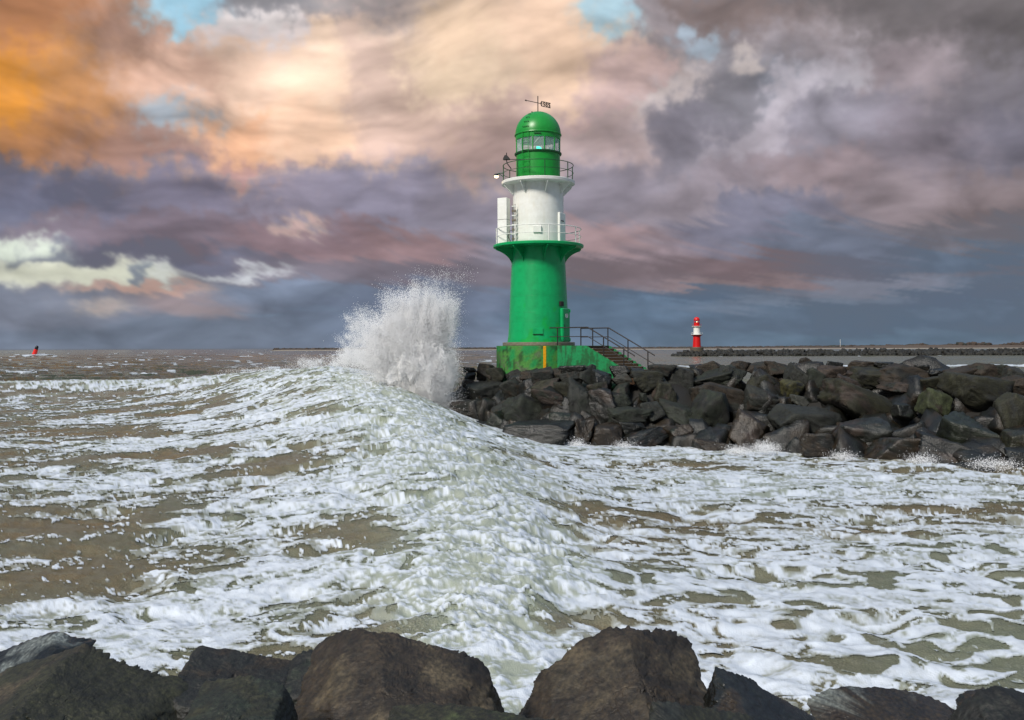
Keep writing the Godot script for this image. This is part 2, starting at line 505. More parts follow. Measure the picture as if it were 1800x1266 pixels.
func build_sea() -> void:
	ridge_grid()
	n_swell = noise(41, 1.0 / 16.0, 3)
	n_chop = noise(42, 1.0 / 2.6, 4)
	n_fine = noise(43, 1.0 / 0.55, 3)
	n_foam = noise(44, 1.0 / 2.1, 5)
	n_foam.fractal_octaves = 6
	n_foam.fractal_gain = 0.66
	n_foam2 = noise(45, 1.0 / 0.40, 4)
	n_foam3 = noise(51, 1.0 / 0.11, 2)
	n_warp = noise(46, 1.0 / 1.6, 2)
	n_big = noise(47, 1.0 / 9.0, 3)
	n_caps = noise(48, 1.0 / 6.0, 4)
	n_lump = noise(49, 1.0 / 0.9, 4)
	n_streak = noise(52, 1.0 / 1.0, 4)
	n_hole = noise(54, 1.0 / 0.95, 1, FastNoiseLite.TYPE_CELLULAR)
	n_hole.cellular_return_type = FastNoiseLite.RETURN_DISTANCE
	n_thread = noise(53, 1.0 / 1.7, 3)
	n_cell = noise(50, 1.0 / 0.85, 1, FastNoiseLite.TYPE_CELLULAR)
	n_cell.cellular_return_type = FastNoiseLite.RETURN_DISTANCE2_SUB
	n_cell.cellular_jitter = 1.0
	# columns by bearing, rows by distance, both as fine as the distance asks
	var tanx := PackedFloat32Array()
	var step := 1.35 / 910.0
	var t := -0.62
	var side := PackedFloat32Array()
	var g := 0.006
	var tt := 0.62
	while tt < 2.6:
		tt += g
		g *= 1.07
		side.append(tt)
	for k in range(side.size() - 1, -1, -1):
		tanx.append(-side[k])
	while t <= 0.6201:
		tanx.append(t)
		t += step
	for s in side:
		tanx.append(s)
	var rows := PackedFloat32Array()
	var d := 8.2
	while d < 12000.0:
		rows.append(d)
		d += minf(maxf(d * d / (4.9 * 910.0) * 1.25, 0.02), 0.24 if d < 78.0 else 0.017 * d if d < 700.0 else 0.05 * d)
	var NC := tanx.size()
	var NR := rows.size()
	var N := NC * NR
	var P := PackedVector3Array(); P.resize(N)
	var F := PackedVector3Array(); F.resize(N)
	var C := PackedColorArray(); C.resize(N)
	var FC := PackedColorArray(); FC.resize(N)
	var K := PackedFloat32Array(); K.resize(N)
	var brown := Vector3(0.158, 0.126, 0.074)
	var green := Vector3(0.132, 0.145, 0.096)
	var milky := Vector3(0.27, 0.30, 0.225)
	var far_c := Vector3(0.050, 0.054, 0.027)
	var chan := Vector3(0.108, 0.116, 0.076)
	for r in NR:
		var dist := rows[r]
		var z := -dist
		var fine_f := 1.0 - sst(40.0, 120.0, dist)
		var chop_f := 1.0 - sst(120.0, 420.0, dist)
		var swell_f := 1.0 - sst(500.0, 2500.0, dist)
		for c in NC:
			var x := tanx[c] * dist
			var o := r * NC + c
			var rid := grid_at(g_ridge, x, z, 0.0)
			var sd := grid_at(g_side, x, z, 99.0 if x > -5 else -99.0)
			# where: open sea beyond the crest, the near basin right of it, the long flank left of it, the harbour channel
			var open := 0.0
			if sd > 0.0 and (z < -60.0 or x < -10.0):
				open = sst(0.0, 8.0, sd) * sst(-44.0, -60.0, z)
			if x > 6.0:
				open *= 1.0 - sst(6.0, 14.0, x + (z + 70.0) * 0.03)
			var channel := 0.0
			if z < -50.0 and x > 0.0:
				channel = sst(0.0, 10.0, x) * sst(-50.0, -58.0, z)
				open *= 1.0 - channel
			if z < -125.0:
				open = maxf(open, 1.0 - channel)
			var hs := n_swell.get_noise_2d(x * 0.42, z + 0.12 * x)
			var amp := 0.12 + 1.5 * open + 0.50 * channel
			var y := rid + amp * swell_f * (hs + 0.5 * (0.55 - absf(hs) * 1.7))
			var ch := 0.0
			if chop_f > 0.0:
				ch = n_chop.get_noise_2d(x * 0.75, z)
				y += chop_f * (0.13 + 0.42 * open + 0.30 * channel + 0.10 * clampf(rid, 0.0, 1.5)) * (ch + 0.6 * (0.4 - absf(ch) * 1.6))
			var fi := 0.0
			if fine_f > 0.0:
				fi = n_fine.get_noise_2d(x * 0.8, z)
				y += fine_f * 0.034 * fi
			# foam
			var cov := 0.0
			var turb := 0.0
			var thin := 0.0
			var left := 1.0
			var bigv := n_big.get_noise_2d(x * 0.7, z)
			if open > 0.95 or (channel > 0.95 and dist > 66.0) or dist > 150.0:
				var cap := n_caps.get_noise_2d(x * 0.30, z * 0.8)
				cov = sst(0.30, 0.52, cap + 0.16 * hs + 0.1 * ch) * 0.62
				if channel > 0.5:
					cov *= 0.5
					# broken water behind the breakwater
					var band := exp(-pow((dist - 232.0 + 0.1 * x) / 34.0, 2.0)) * sst(28.0, 45.0, x)
					cov = maxf(cov, band * (0.42 + 0.8 * n_caps.get_noise_2d(x * 0.06, z * 0.25)))
					var band2 := exp(-pow((dist - 470.0) / 30.0, 2.0)) * sst(60.0, 80.0, x)
					cov = maxf(cov, band2 * (0.30 + 0.5 * cap))
			else:
				var leftside := 1.0 - sst(-2.0, 1.0, sd)
				left = leftside
				var front := exp(-pow((sd - 0.6) / (1.3 + 0.02 * dist), 2.0)) * sst(0.15, 0.5, rid)
				var crestw := exp(-pow(sd / (2.0 + 0.03 * dist), 2.0)) * sst(0.1, 0.5, rid) * sst(-62.0, -30.0, x)
				var rt := 0.55 + 0.36 * bigv
				# the basin thins out towards the near right
				thin = sst(-26.0, -15.0, z + 0.10 * x) * sst(0.5, 3.0, x)
				rt = lerpf(rt, maxf(0.56, 0.66 + 0.25 * bigv), thin)
				var lf := 0.37 + 0.42 * bigv + 0.16 * sst(0.4, 1.6, rid) + 0.10 * sst(-60.0, -100.0, z)
				lf += 0.12 * sst(-18.0, -13.0, z)
				cov = lerpf(rt, lf, leftside)
				cov = maxf(cov, maxf(front * 0.90, crestw * 0.68))
				if open > 0.0:
					cov *= 1.0 - open
					cov = maxf(cov, crestw)
				var wash := exp(-(pow((x + 0.1) / 1.5, 2.0) + pow((z + 13.4) / 2.2, 2.0)))
				cov = maxf(cov, wash * 0.95)
				turb = clampf(0.6 * wash + front + 0.55 * crestw, 0.0, 1.2)
			if x < -270.0 and x > -370.0 and z < -560.0 and z > -720.0:
				var bd := Vector2((x + 332.0) / 13.0, (z + 638.0) / 22.0).length()
				cov = maxf(cov, 1.0 - sst(0.4, 1.1, bd))
				y += 1.0 * exp(-bd * bd)
			var mask := 0.0
			var lump := 0.0
			var n2 := 0.0
			var n3 := 0.0
			var st := 0.0
			if cov > 0.01:
				if dist > 150.0:
					mask = sst(0.35, 0.6, cov + 0.25 * ch)
				else:
					var wx := n_warp.get_noise_2d(x, z) * 0.55
					var wz := n_warp.get_noise_2d(x + 57.0, z - 31.0) * 0.55
					var fx := (x + wx) * 0.56 + (z + wz) * 0.18
					var fz := (z + wz) * 0.95 - (x + wx) * 0.14
					var nf := n_foam.get_noise_2d(fx, fz)
					n2 = n_foam2.get_noise_2d(fx * 1.3, fz)
					n3 = n_foam3.get_noise_2d(x * 0.7, z) * (1.0 - sst(30.0, 80.0, dist) * 0.7)
					st = n_streak.get_noise_2d((x + wx) * 0.30 + wz * 0.4, (z + wz * 0.8) * 2.1)
					var thr := (0.5 - cov) * 1.3
					mask = sst(-0.26, 0.34, nf * 0.95 + 0.50 * n2 + 0.42 * n3 + 0.45 * st - thr)
					if cov < 0.95 and dist < 60.0:
						var ce := (n_cell.get_noise_2d(x * 0.75 + wx * 1.3, z + wz * 1.3) + 1.0) * 0.5 + 0.12 * n2 + 0.08 * n3
						var wd := clampf(0.10 + 0.40 * (cov - 0.35) + 0.34 * nf, 0.0, 0.6)
						var lace := 1.0 - sst(wd - 0.05, wd + 0.09, ce)
						mask = maxf(mask, lace * sst(0.22, 0.5, cov + 0.3 * nf) * 0.98)
						# rounded windows of open water in the spent foam
						var hd := (n_hole.get_noise_2d(x * 0.62 + wx * 1.1 + z * 0.22, z + wz * 1.1) + 1.0) + 0.10 * n2
						var hr := 0.235 + 0.28 * bigv + 0.10 * nf
						mask *= lerpf(1.0, sst(hr - 0.03, hr + 0.12, hd), (0.35 + 0.6 * thin) * (1.0 - left))
						# thin threads of foam drawn out over the open water
						var fl := 1.0 - sst(0.0, 0.055, absf(n_thread.get_noise_2d(x * 0.5 + wx * 0.8, z * 1.25 + wz * 0.8)))
						mask = maxf(mask, fl * 0.66 * sst(-0.5, -0.05, n2 + 0.5 * n3))
					lump = n_lump.get_noise_2d(x, z)
					y += turb * fine_f * (0.09 * lump + 0.045 * n2)
			# where rocks of the near bank stand the sheet stays low
			P[o] = Vector3(x, y, z)
			var thick := 0.003 + 0.0003 * dist
			F[o] = Vector3(x, y + thick + mask * (0.010 + 0.016 * absf(lump) + 0.016 * n2) * (fine_f + 0.2), z)
			K[o] = mask
			var wc := brown.lerp(green, clampf(0.5 + 0.9 * bigv + 0.25 * ch, 0.0, 1.0))
			if open > 0.0: wc = wc.lerp(far_c, open)
			if channel > 0.0: wc = wc.lerp(chan, channel)
			var air := clampf(0.75 * cov * (1.0 - open) + turb * 0.7 + 0.25 * sst(0.5, 1.8, rid) * (1.0 - open) - 0.28, 0.0, 1.0) * (1.0 - 0.8 * channel)
			wc = wc.lerp(milky, clampf(air + 0.45 * mask, 0.0, 0.92))
			C[o] = Color(wc.x, wc.y, wc.z)
			var wv := 0.59 + 0.06 * lump + 0.14 * n2
			var fc := wc.lerp(Vector3(wv * 0.93, wv, wv * 1.08), 0.10 + 0.90 * sst(0.42, 0.92, mask + (0.55 * n2 + 0.55 * n3 + 0.12 * lump + 0.60 * st) * (0.75 + 0.5 * turb - 0.3 * thin) - 0.07 - 0.24 * turb))
			FC[o] = Color(fc.x, fc.y, fc.z)
	var sea := sheet(P, C, K, NC, NR, -1.0)
	var so := put("sea", sea, M.water)
	tag(so, "rough brown green sea around the breakwater", "sea", "", "structure")
	var foam := sheet(F, FC, K, NC, NR, 0.42)
	var fo := put("sea_foam", foam, M.foam)
	tag(fo, "white foam floating in patches and streaks on the brown water", "foam", "", "stuff")

func sheet(P: PackedVector3Array, C: PackedColorArray, K: PackedFloat32Array, NC: int, NR: int, over: float) -> ArrayMesh:
	var N := NC * NR
	var nr := PackedVector3Array(); nr.resize(N)
	for r in NR:
		var ra := maxi(r - 1, 0) * NC
		var rb := mini(r + 1, NR - 1) * NC
		for c in NC:
			var ca := c - 1 if c > 0 else 0
			var cb := c + 1 if c < NC - 1 else c
			var e := P[r * NC + cb] - P[r * NC + ca]
			var f := P[rb + c] - P[ra + c]
			nr[r * NC + c] = e.cross(f).normalized()
	var ix := PackedInt32Array()
	if over < 0.0:
		ix.resize((NC - 1) * (NR - 1) * 6)
	var w := 0
	var map := PackedInt32Array()
	var v2 := PackedVector3Array(); var n2 := PackedVector3Array(); var c2 := PackedColorArray()
	if over >= 0.0:
		map.resize(N); map.fill(-1)
	for r in NR - 1:
		for c in NC - 1:
			var a := r * NC + c
			var b := a + 1
			var d := a + NC
			var e := d + 1
			if over < 0.0:
				ix[w] = a; ix[w + 1] = d; ix[w + 2] = b
				ix[w + 3] = b; ix[w + 4] = d; ix[w + 5] = e
				w += 6
			else:
				var mid := K[b] + K[d]
				for h in 2:
					if mid + (K[a] if h == 0 else K[e]) > over * 3.0:
						var t3 := [a, d, b] if h == 0 else [b, d, e]
						for q in t3:
							if map[q] < 0:
								map[q] = v2.size()
								v2.append(P[q]); n2.append(nr[q]); c2.append(C[q])
							ix.append(map[q])
	var arr := []
	arr.resize(Mesh.ARRAY_MAX)
	arr[Mesh.ARRAY_VERTEX] = P if over < 0.0 else v2
	arr[Mesh.ARRAY_NORMAL] = nr if over < 0.0 else n2
	arr[Mesh.ARRAY_COLOR] = C if over < 0.0 else c2
	arr[Mesh.ARRAY_INDEX] = ix
	print("sheet tris ", ix.size() / 3)
	var m := ArrayMesh.new()
	m.add_surface_from_arrays(Mesh.PRIMITIVE_TRIANGLES, arr)
	return m

# ------------------------------------------------------------------ boulders
var n_rock: FastNoiseLite
var n_rock2: FastNoiseLite
var n_patch: FastNoiseLite
var n_break: FastNoiseLite

# a faceted stone: half sizes, fineness, tint, second tint in patches, and, if given, planes (normal, distance) that cut its outline
func rock_mesh(seed_: int, half: Vector3, N: int, tint: Color, tint2: Color, planes := [], rough := 1.0, share := 0.0) -> ArrayMesh:
	var rng := RandomNumberGenerator.new()
	rng.seed = seed_ * 7919 + 13
	var pn: Array[Vector3] = []
	var pd: Array[float] = []
	var fit := planes.is_empty()
	if fit:
		# six leaning sides and some broken corners
		for k in 6:
			var axis := Vector3.ZERO
			axis[k / 2] = 1.0 if k % 2 == 0 else -1.0
			pn.append((axis + Vector3(rng.randf_range(-0.36, 0.36), rng.randf_range(-0.36, 0.36), rng.randf_range(-0.36, 0.36))).normalized())
			pd.append(rng.randf_range(0.72, 0.86))
		for k in 7:
			var v := Vector3(rng.randfn(), rng.randfn(), rng.randfn()).normalized()
			pn.append(v)
			pd.append(rng.randf_range(0.80, 1.05))
	else:
		for q in planes:
			pn.append(q[0]); pd.append(q[1])
	var np := pn.size()
	var pw := rng.randf_range(40.0, 80.0) if fit else 90.0
	var off := Vector3(rng.randf_range(-50, 50), rng.randf_range(-50, 50), rng.randf_range(-50, 50))
	var size := (half.x + half.y + half.z) / 3.0
	var nf := 1.0 if fit else 1.0 / size
	var V := PackedVector3Array(); var C := PackedColorArray(); var IX := PackedInt32Array()
	var lo := Vector3.ONE * 1e9
	var hi := -lo
	var ax := [Vector3.RIGHT, Vector3.UP, Vector3.BACK]
	var stride := N + 1
	for face in 6:
		var fa := face / 2
		var s := 1.0 if face % 2 == 0 else -1.0
		var nn: Vector3 = ax[fa] * s
		var u: Vector3 = ax[(fa + 1) % 3] * s
		var w: Vector3 = ax[(fa + 2) % 3]
		for j in stride:
			var tj := tan((j * 2.0 / N - 1.0) * PI / 4.0)
			for i in stride:
				var ti := tan((i * 2.0 / N - 1.0) * PI / 4.0)
				var dir := (nn + u * ti + w * tj).normalized()
				var acc := 0.0
				for k in np:
					var dd := pn[k].dot(dir) / pd[k]
					if dd > 0.15:
						acc += pow(dd, pw)
				var r := pow(acc, -1.0 / pw)
				var p := dir * r
				var q := p * nf * 1.6 + off
				var a := n_rock.get_noise_3dv(q)
				var b := n_rock2.get_noise_3dv(q)
				var fb := n_rock.get_noise_3dv(q * 4.0)
				var dsp := 0.065 * a - 0.07 * absf(b) + 0.035 * fb - 0.05 * sst(0.05, 0.0, absf(n_rock2.get_noise_3dv(q * 0.7)))
				var qw := q + Vector3(a, b, fb) * 0.35
				dsp += 0.040 * n_break.get_noise_3dv(qw * 1.1) + 0.009 * n_break.get_noise_3dv(qw * 3.1)
				if N > 40:
					dsp += 0.014 * n_rock2.get_noise_3dv(q * 9.0)
				r *= 1.0 + rough * dsp
				p = dir * r
				V.append(p)
				lo = lo.min(p); hi = hi.max(p)
				var pt := sst(0.0, 0.35, n_patch.get_noise_3dv(q * 0.8) + share)
				var tone := 0.9 + 0.7 * a + 0.4 * b + 0.5 * fb
				var col := tint.lerp(tint2, pt)
				C.append(Color(col.r * tone, col.g * tone, col.b * tone))
		var base := face * stride * stride
		for j in N:
			for i in N:
				var o := base + j * stride + i
				# u x w = outward: o, o+1, o+stride is counter-clockwise
				IX.append(o); IX.append(o + stride); IX.append(o + 1)
				IX.append(o + 1); IX.append(o + stride); IX.append(o + stride + 1)
	if fit:
		var mid := (lo + hi) * 0.5
		var sc := half * 2.0 / (hi - lo)
		for i in V.size():
			V[i] = (V[i] - mid) * sc
	var NR := PackedVector3Array(); NR.resize(V.size())
	for i in range(0, IX.size(), 3):
		var A := IX[i]; var B := IX[i + 1]; var D := IX[i + 2]
		var fn := (V[D] - V[A]).cross(V[B] - V[A])
		NR[A] += fn; NR[B] += fn; NR[D] += fn
	# join the seams between the six sides
	var at := {}
	for i in V.size():
		var jj := (i % (stride * stride)) / stride
		var ii := i % stride
		if jj == 0 or jj == N or ii == 0 or ii == N:
			var key := Vector3i(V[i] * 4000.0 / maxf(size, 0.01))
			at[key] = at.get(key, Vector3.ZERO) + NR[i]
	for i in V.size():
		var jj := (i % (stride * stride)) / stride
		var ii := i % stride
		if jj == 0 or jj == N or ii == 0 or ii == N:
			NR[i] = at[Vector3i(V[i] * 4000.0 / maxf(size, 0.01))]
		NR[i] = NR[i].normalized()
	var arr := []
	arr.resize(Mesh.ARRAY_MAX)
	arr[Mesh.ARRAY_VERTEX] = V; arr[Mesh.ARRAY_NORMAL] = NR; arr[Mesh.ARRAY_COLOR] = C; arr[Mesh.ARRAY_INDEX] = IX
	var m := ArrayMesh.new()
	m.add_surface_from_arrays(Mesh.PRIMITIVE_TRIANGLES, arr)
	return m

const TINT := {
	"dark": [0.026, 0.026, 0.024], "grey": [0.044, 0.046, 0.041], "green": [0.038, 0.046, 0.032], "olive": [0.050, 0.047, 0.023], "brown": [0.066, 0.043, 0.027], "tan": [0.150, 0.108, 0.070],
	"pink": [0.095, 0.062, 0.052], "pale": [0.100, 0.096, 0.088], "lichen": [0.120, 0.105, 0.030], "algae": [0.095, 0.110, 0.045], "orange": [0.17, 0.07, 0.022], "foam": [0.42, 0.44, 0.47],
}

func tint(k: String) -> Color:
	var a: Array = TINT[k]
	return Color(a[0] * 0.88, a[1] * 0.93, a[2] * 0.80)

# the face of the near breakwater as the photograph shows it: bearing and height of each stone (900, 612 = horizon due north, 1600 to the unit), its size, turn and stone
const FACE := [
	"826 650 24 9 0 brown", "826 662 22 14 5 dark", "822 673 26 19 -4 pink", "854 658 36 34 -12 brown", "869 662 36 30 20 olive", "853 690 66 36 8 grey", "814 694 24 30 60 dark", "796 703 36 30 -35 dark",
	"838 716 98 28 3 grey", "880 727 46 36 20 grey", "823 732 62 26 0 brown", "826 752 32 28 20 dark", "883 752 54 46 -20 green", "931 724 96 56 -8 green", "948 766 134 50 6 dark", "906 690 46 52 38 grey",
	"938 693 46 28 10 dark", "962 701 62 24 -6 pink", "911 659 46 22 12 grey", "930 660 30 20 -10 brown", "953 663 42 30 8 grey", "975 656 28 18 0 brown", "1004 655 50 28 -8 dark", "1003 669 42 28 10 grey",
	"960 681 54 32 18 olive", "986 686 40 34 -20 olive", "1016 700 46 72 -14 grey", "996 745 64 34 -6 green", "1021 761 28 46 4 brown",
	"1058 669 44 42 -8 dark", "1090 655 38 24 0 dark", "1093 669 36 20 14 pale", "1134 671 54 42 10 olive", "1111 672 12 12 0 orange", "1163 653 46 26 -10 grey", "1167 694 58 50 -38 olive", "1197 675 54 52 -16 grey",
	"1224 651 26 18 0 dark", "1245 652 52 28 8 brown", "1256 668 100 36 10 green", "1093 690 36 30 30 green", "1059 715 52 72 28 dark", "1087 706 52 30 -24 green", "1104 734 76 34 -6 green", "1145 727 36 42 20 grey",
	"1131 700 16 16 0 green", "1200 734 84 48 -8 green", "1251 733 72 88 -12 green", "1270 702 108 50 -10 brown", "1029 762 34 48 0 brown", "1069 768 56 44 -6 brown", "1136 774 76 34 14 dark", "1197 766 66 34 0 brown",
	"1033 662 40 36 12 grey", "1120 660 34 24 -10 dark", "1048 688 40 30 0 olive", "1251 786 64 22 -6 brown", "1114 754 54 26 0 dark",
	"1286 665 48 36 -18 green", "1302 650 44 28 -16 brown", "1337 650 44 24 4 brown", "1368 652 48 26 -6 brown", "1345 678 54 38 24 olive", "1396 685 35 35 8 lichen", "1404 666 44 38 -24 grey", "1396 647 16 16 0 dark",
	"1417 643 26 22 -10 brown", "1437 647 26 16 0 dark", "1434 667 40 40 10 green", "1461 661 48 36 -20 pink", "1466 644 32 14 0 dark", "1516 647 58 20 -5 brown", "1505 659 42 16 12 pink", "1494 685 58 32 -36 pink",
	"1348 710 76 46 -12 grey", "1406 707 34 20 -6 pale", "1521 713 136 56 -26 olive", "1318 764 64 66 -24 brown", "1416 748 108 64 -10 grey", "1445 787 80 44 -8 brown", "1521 774 90 66 14 grey", "1532 667 72 40 -10 olive",
	"1558 645 42 16 -6 dark", "1598 664 96 40 -10 brown", "1621 653 32 18 0 dark", "1653 658 40 16 0 dark", "1737 657 72 36 -10 brown", "1691 666 74 34 8 brown", "1592 683 80 26 -4 pink", "1646 681 50 34 14 olive",
	"1650 713 58 47 -8 algae", "1727 694 104 66 -10 olive", "1779 733 52 74 6 olive", "1706 773 98 74 -18 green", "1785 663 40 28 -8 grey", "1788 681 44 34 0 brown", "1591 797 114 54 -8 brown", "1670 799 104 46 -20 dark",
	"1634 777 32 22 0 brown", "1721 828 104 24 -6 dark", "1442 819 20 16 -10 brown", "1792 785 50 46 0 olive", "1587 727 34 30 0 dark", "1800 806 60 26 0 dark",
]

func shoreline(px: float) -> Vector2:  # row and distance of the waterline under a bearing
	var t := [[760.0, 742.0, 56.0], [800.0, 758.0, 53.5], [870.0, 772.0, 49.0], [950.0, 786.0, 45.3], [1150.0, 788.0, 45.0], [1300.0, 797.0, 42.6], [1500.0, 808.0, 40.2], [1650.0, 820.0, 38.0], [1830.0, 832.0, 35.6]]
	if px <= t[0][0]:
		return Vector2(t[0][1], t[0][2])
	for k in t.size() - 1:
		if px <= t[k + 1][0]:
			var f: float = (px - t[k][0]) / (t[k + 1][0] - t[k][0])
			return Vector2(lerpf(t[k][1], t[k + 1][1], f), lerpf(t[k][2], t[k + 1][2], f))
	return Vector2(t[8][1], t[8][2])

func face_depth(px: float, py: float) -> float:
	var w := shoreline(px)
	var back := lerpf(4.8, 8.0, sst(1140.0, 1215.0, px)) if px > 955.0 else lerpf(clampf(54.5 - w.y, 1.0, 8.5), 4.8, sst(900.0, 955.0, px))
	return w.y + back * clampf((w.x - py) / (w.x - 650.0), -0.15, 1.15)

const ORD := ["first", "second", "third", "fourth", "fifth", "sixth", "seventh", "eighth", "ninth", "tenth", "eleventh", "twelfth", "thirteenth", "fourteenth", "fifteenth", "sixteenth", "seventeenth", "eighteenth", "nineteenth", "twentieth"]

func ordinal(k: int) -> String:
	if k < 20:
		return ORD[k]
	var tens := ["twenty", "thirty", "forty", "fifty"][(k + 1) / 10 - 2] as String
	if (k + 1) % 10 == 0:
		return {"twenty": "twentieth", "thirty": "thirtieth", "forty": "fortieth", "fifty": "fiftieth"}[tens]
	return tens + "-" + ORD[(k + 1) % 10 - 1]

func build_breakwater() -> void:
	# the mound under the stones
	var axis := [Vector2(0.6, -56.0), Vector2(1.65, -56.0), Vector2(14.0, -50.0), Vector2(24.0, -43.0), Vector2(27.0, -41.0)]
	var b := MB.new()
	var nx := 96
	var nz := 72
	var base := 0
	for j in nz + 1:
		for i in nx + 1:
			var p := Vector2(lerpf(-12.0, 66.0, float(i) / nx), lerpf(-70.0, -12.0, float(j) / nz))
			var d := 1e9
			for k in axis.size() - 1:
				d = minf(d, p.distance_to(Geometry2D.get_closest_point_to_segment(p, axis[k], axis[k + 1])))
			var dt := p.distance_to(Geometry2D.get_closest_point_to_segment(p, Vector2(1.65, -56.0), Vector2(7.6, -51.8)))
			var y := maxf(clampf(2.2 - maxf(0.0, d - 0.6) * 0.62, -2.5, 2.2), 3.0 - maxf(0.0, dt - 2.2) * 0.75) + 0.25 * n_rock.get_noise_3d(p.x * 0.6, 0, p.y * 0.6)
			var tn := 0.8 + 0.4 * n_rock2.get_noise_3d(p.x, 3, p.y)
			b.vert(Vector3(p.x, y, p.y), Vector3.UP, Color(0.046 * tn, 0.043 * tn, 0.036 * tn))
	for j in nz:
		for i in nx:
			var o := j * (nx + 1) + i
			b.tri(o, o + nx + 1, o + 1); b.tri(o + 1, o + nx + 1, o + nx + 2)
	for j in nz + 1:
		for i in nx + 1:
			var o := j * (nx + 1) + i
			var e := b.v[o + (1 if i < nx else 0)] - b.v[o - (1 if i > 0 else 0)]
			var f := b.v[o + (nx + 1 if j < nz else 0)] - b.v[o - (nx + 1 if j > 0 else 0)]
			b.n[o] = f.cross(e).normalized()
	var core := part("breakwater_ground", b, M.rock, self)
	tag(core, "dark rubble mound under the boulders of the breakwater", "breakwater", "", "structure")
	# the stones of its face
	var list := []
	for s in FACE:
		var q := (s as String).split(" ")
		var px := float(q[0]); var py := float(q[1])
		var w := shoreline(px)
		list.append({"px": px, "py": py, "w": float(q[2]), "h": float(q[3]), "turn": float(q[4]), "kind": q[5], "t": (w.x - py) / (w.x - 650.0)})
	list.sort_custom(func(a, c): return a.px < c.px)
	var count := [0, 0, 0, 0]
	var rowname := ["along the waterline", "in the second row above the waterline", "in the third row below the crest", "along the crest"]
	for k in list.size():
		var s: Dictionary = list[k]
		var rng := RandomNumberGenerator.new()
		rng.seed = 500 + k
		var d := face_depth(s.px, s.py)
		var m := d / 1600.0
		var half := Vector3(s.w * m * 0.52, s.h * m * 0.54, clampf((s.w + s.h) * m * 0.27, 0.2, 1.3))
		var row: int = 0 if s.t < 0.26 else 1 if s.t < 0.55 else 2 if s.t < 0.86 else 3
		var second: String = ["brown", "green", "grey", "pink", "dark"][rng.randi() % 5]
		var mat: Material = M.wet_rock if s.t < 0.35 or s.kind == "dark" else M.rock
		var o := put("boulder", rock_mesh(500 + k, half, 16 if maxf(s.w, s.h) > 40 else 11, tint(s.kind), tint(second), [], 1.0, -0.06), mat)
		o.position = Vector3((s.px - 900.0) * m, EYE.y + (612.0 - s.py) * m, -d - half.z * 0.35)
		o.rotation = Vector3(rng.randf_range(-0.12, 0.12), rng.randf_range(-0.25, 0.25), deg_to_rad(s.turn))
		var colour: String = {"dark": "black", "grey": "grey", "green": "greenish grey", "olive": "olive brown", "brown": "brown", "pink": "pinkish", "pale": "pale grey", "lichen": "yellow lichened", "algae": "pale green", "orange": "small orange"}[s.kind]
		var shape: String = "long flat" if s.w > 2.0 * s.h else "tall" if s.h > 1.25 * s.w else "broad" if s.w > 1.35 * s.h else "blocky"
		tag(o, "%s %s boulder, %s from left %s" % [colour, shape, ordinal(count[row]), rowname[row]], "boulder", "boulders of the near breakwater")
		count[row] += 1
	# stones deeper in the gaps
	var rng := RandomNumberGenerator.new()
	rng.seed = 77
	var gaps := []
	for k in 5:
		gaps.append(rock_mesh(900 + k, Vector3(0.85, 0.65, 0.75), 9, tint("dark"), tint("brown"), [], 1.0, 0.0))
	for k in 120:
		var px := lerpf(800.0, 1840.0, (k + rng.randf()) / 120.0)
		var w := shoreline(px)
		var py := lerpf(w.x - 4.0, 668.0, rng.randf())
		var d := face_depth(px, py) + 1.25
		var m := d / 1600.0
		var o := put("boulder", gaps[k % 5], M.wet_rock)
		o.position = Vector3((px - 900.0) * m, EYE.y + (612.0 - py) * m - 0.35, -d)
		o.rotation = Vector3(rng.randf() * TAU, rng.randf() * TAU, rng.randf() * TAU)
		o.scale = Vector3.ONE * rng.randf_range(1.0, 1.7)
		tag(o, "dark boulder wedged behind others in a gap of the breakwater face", "boulder", "dark boulders wedged in the gaps")

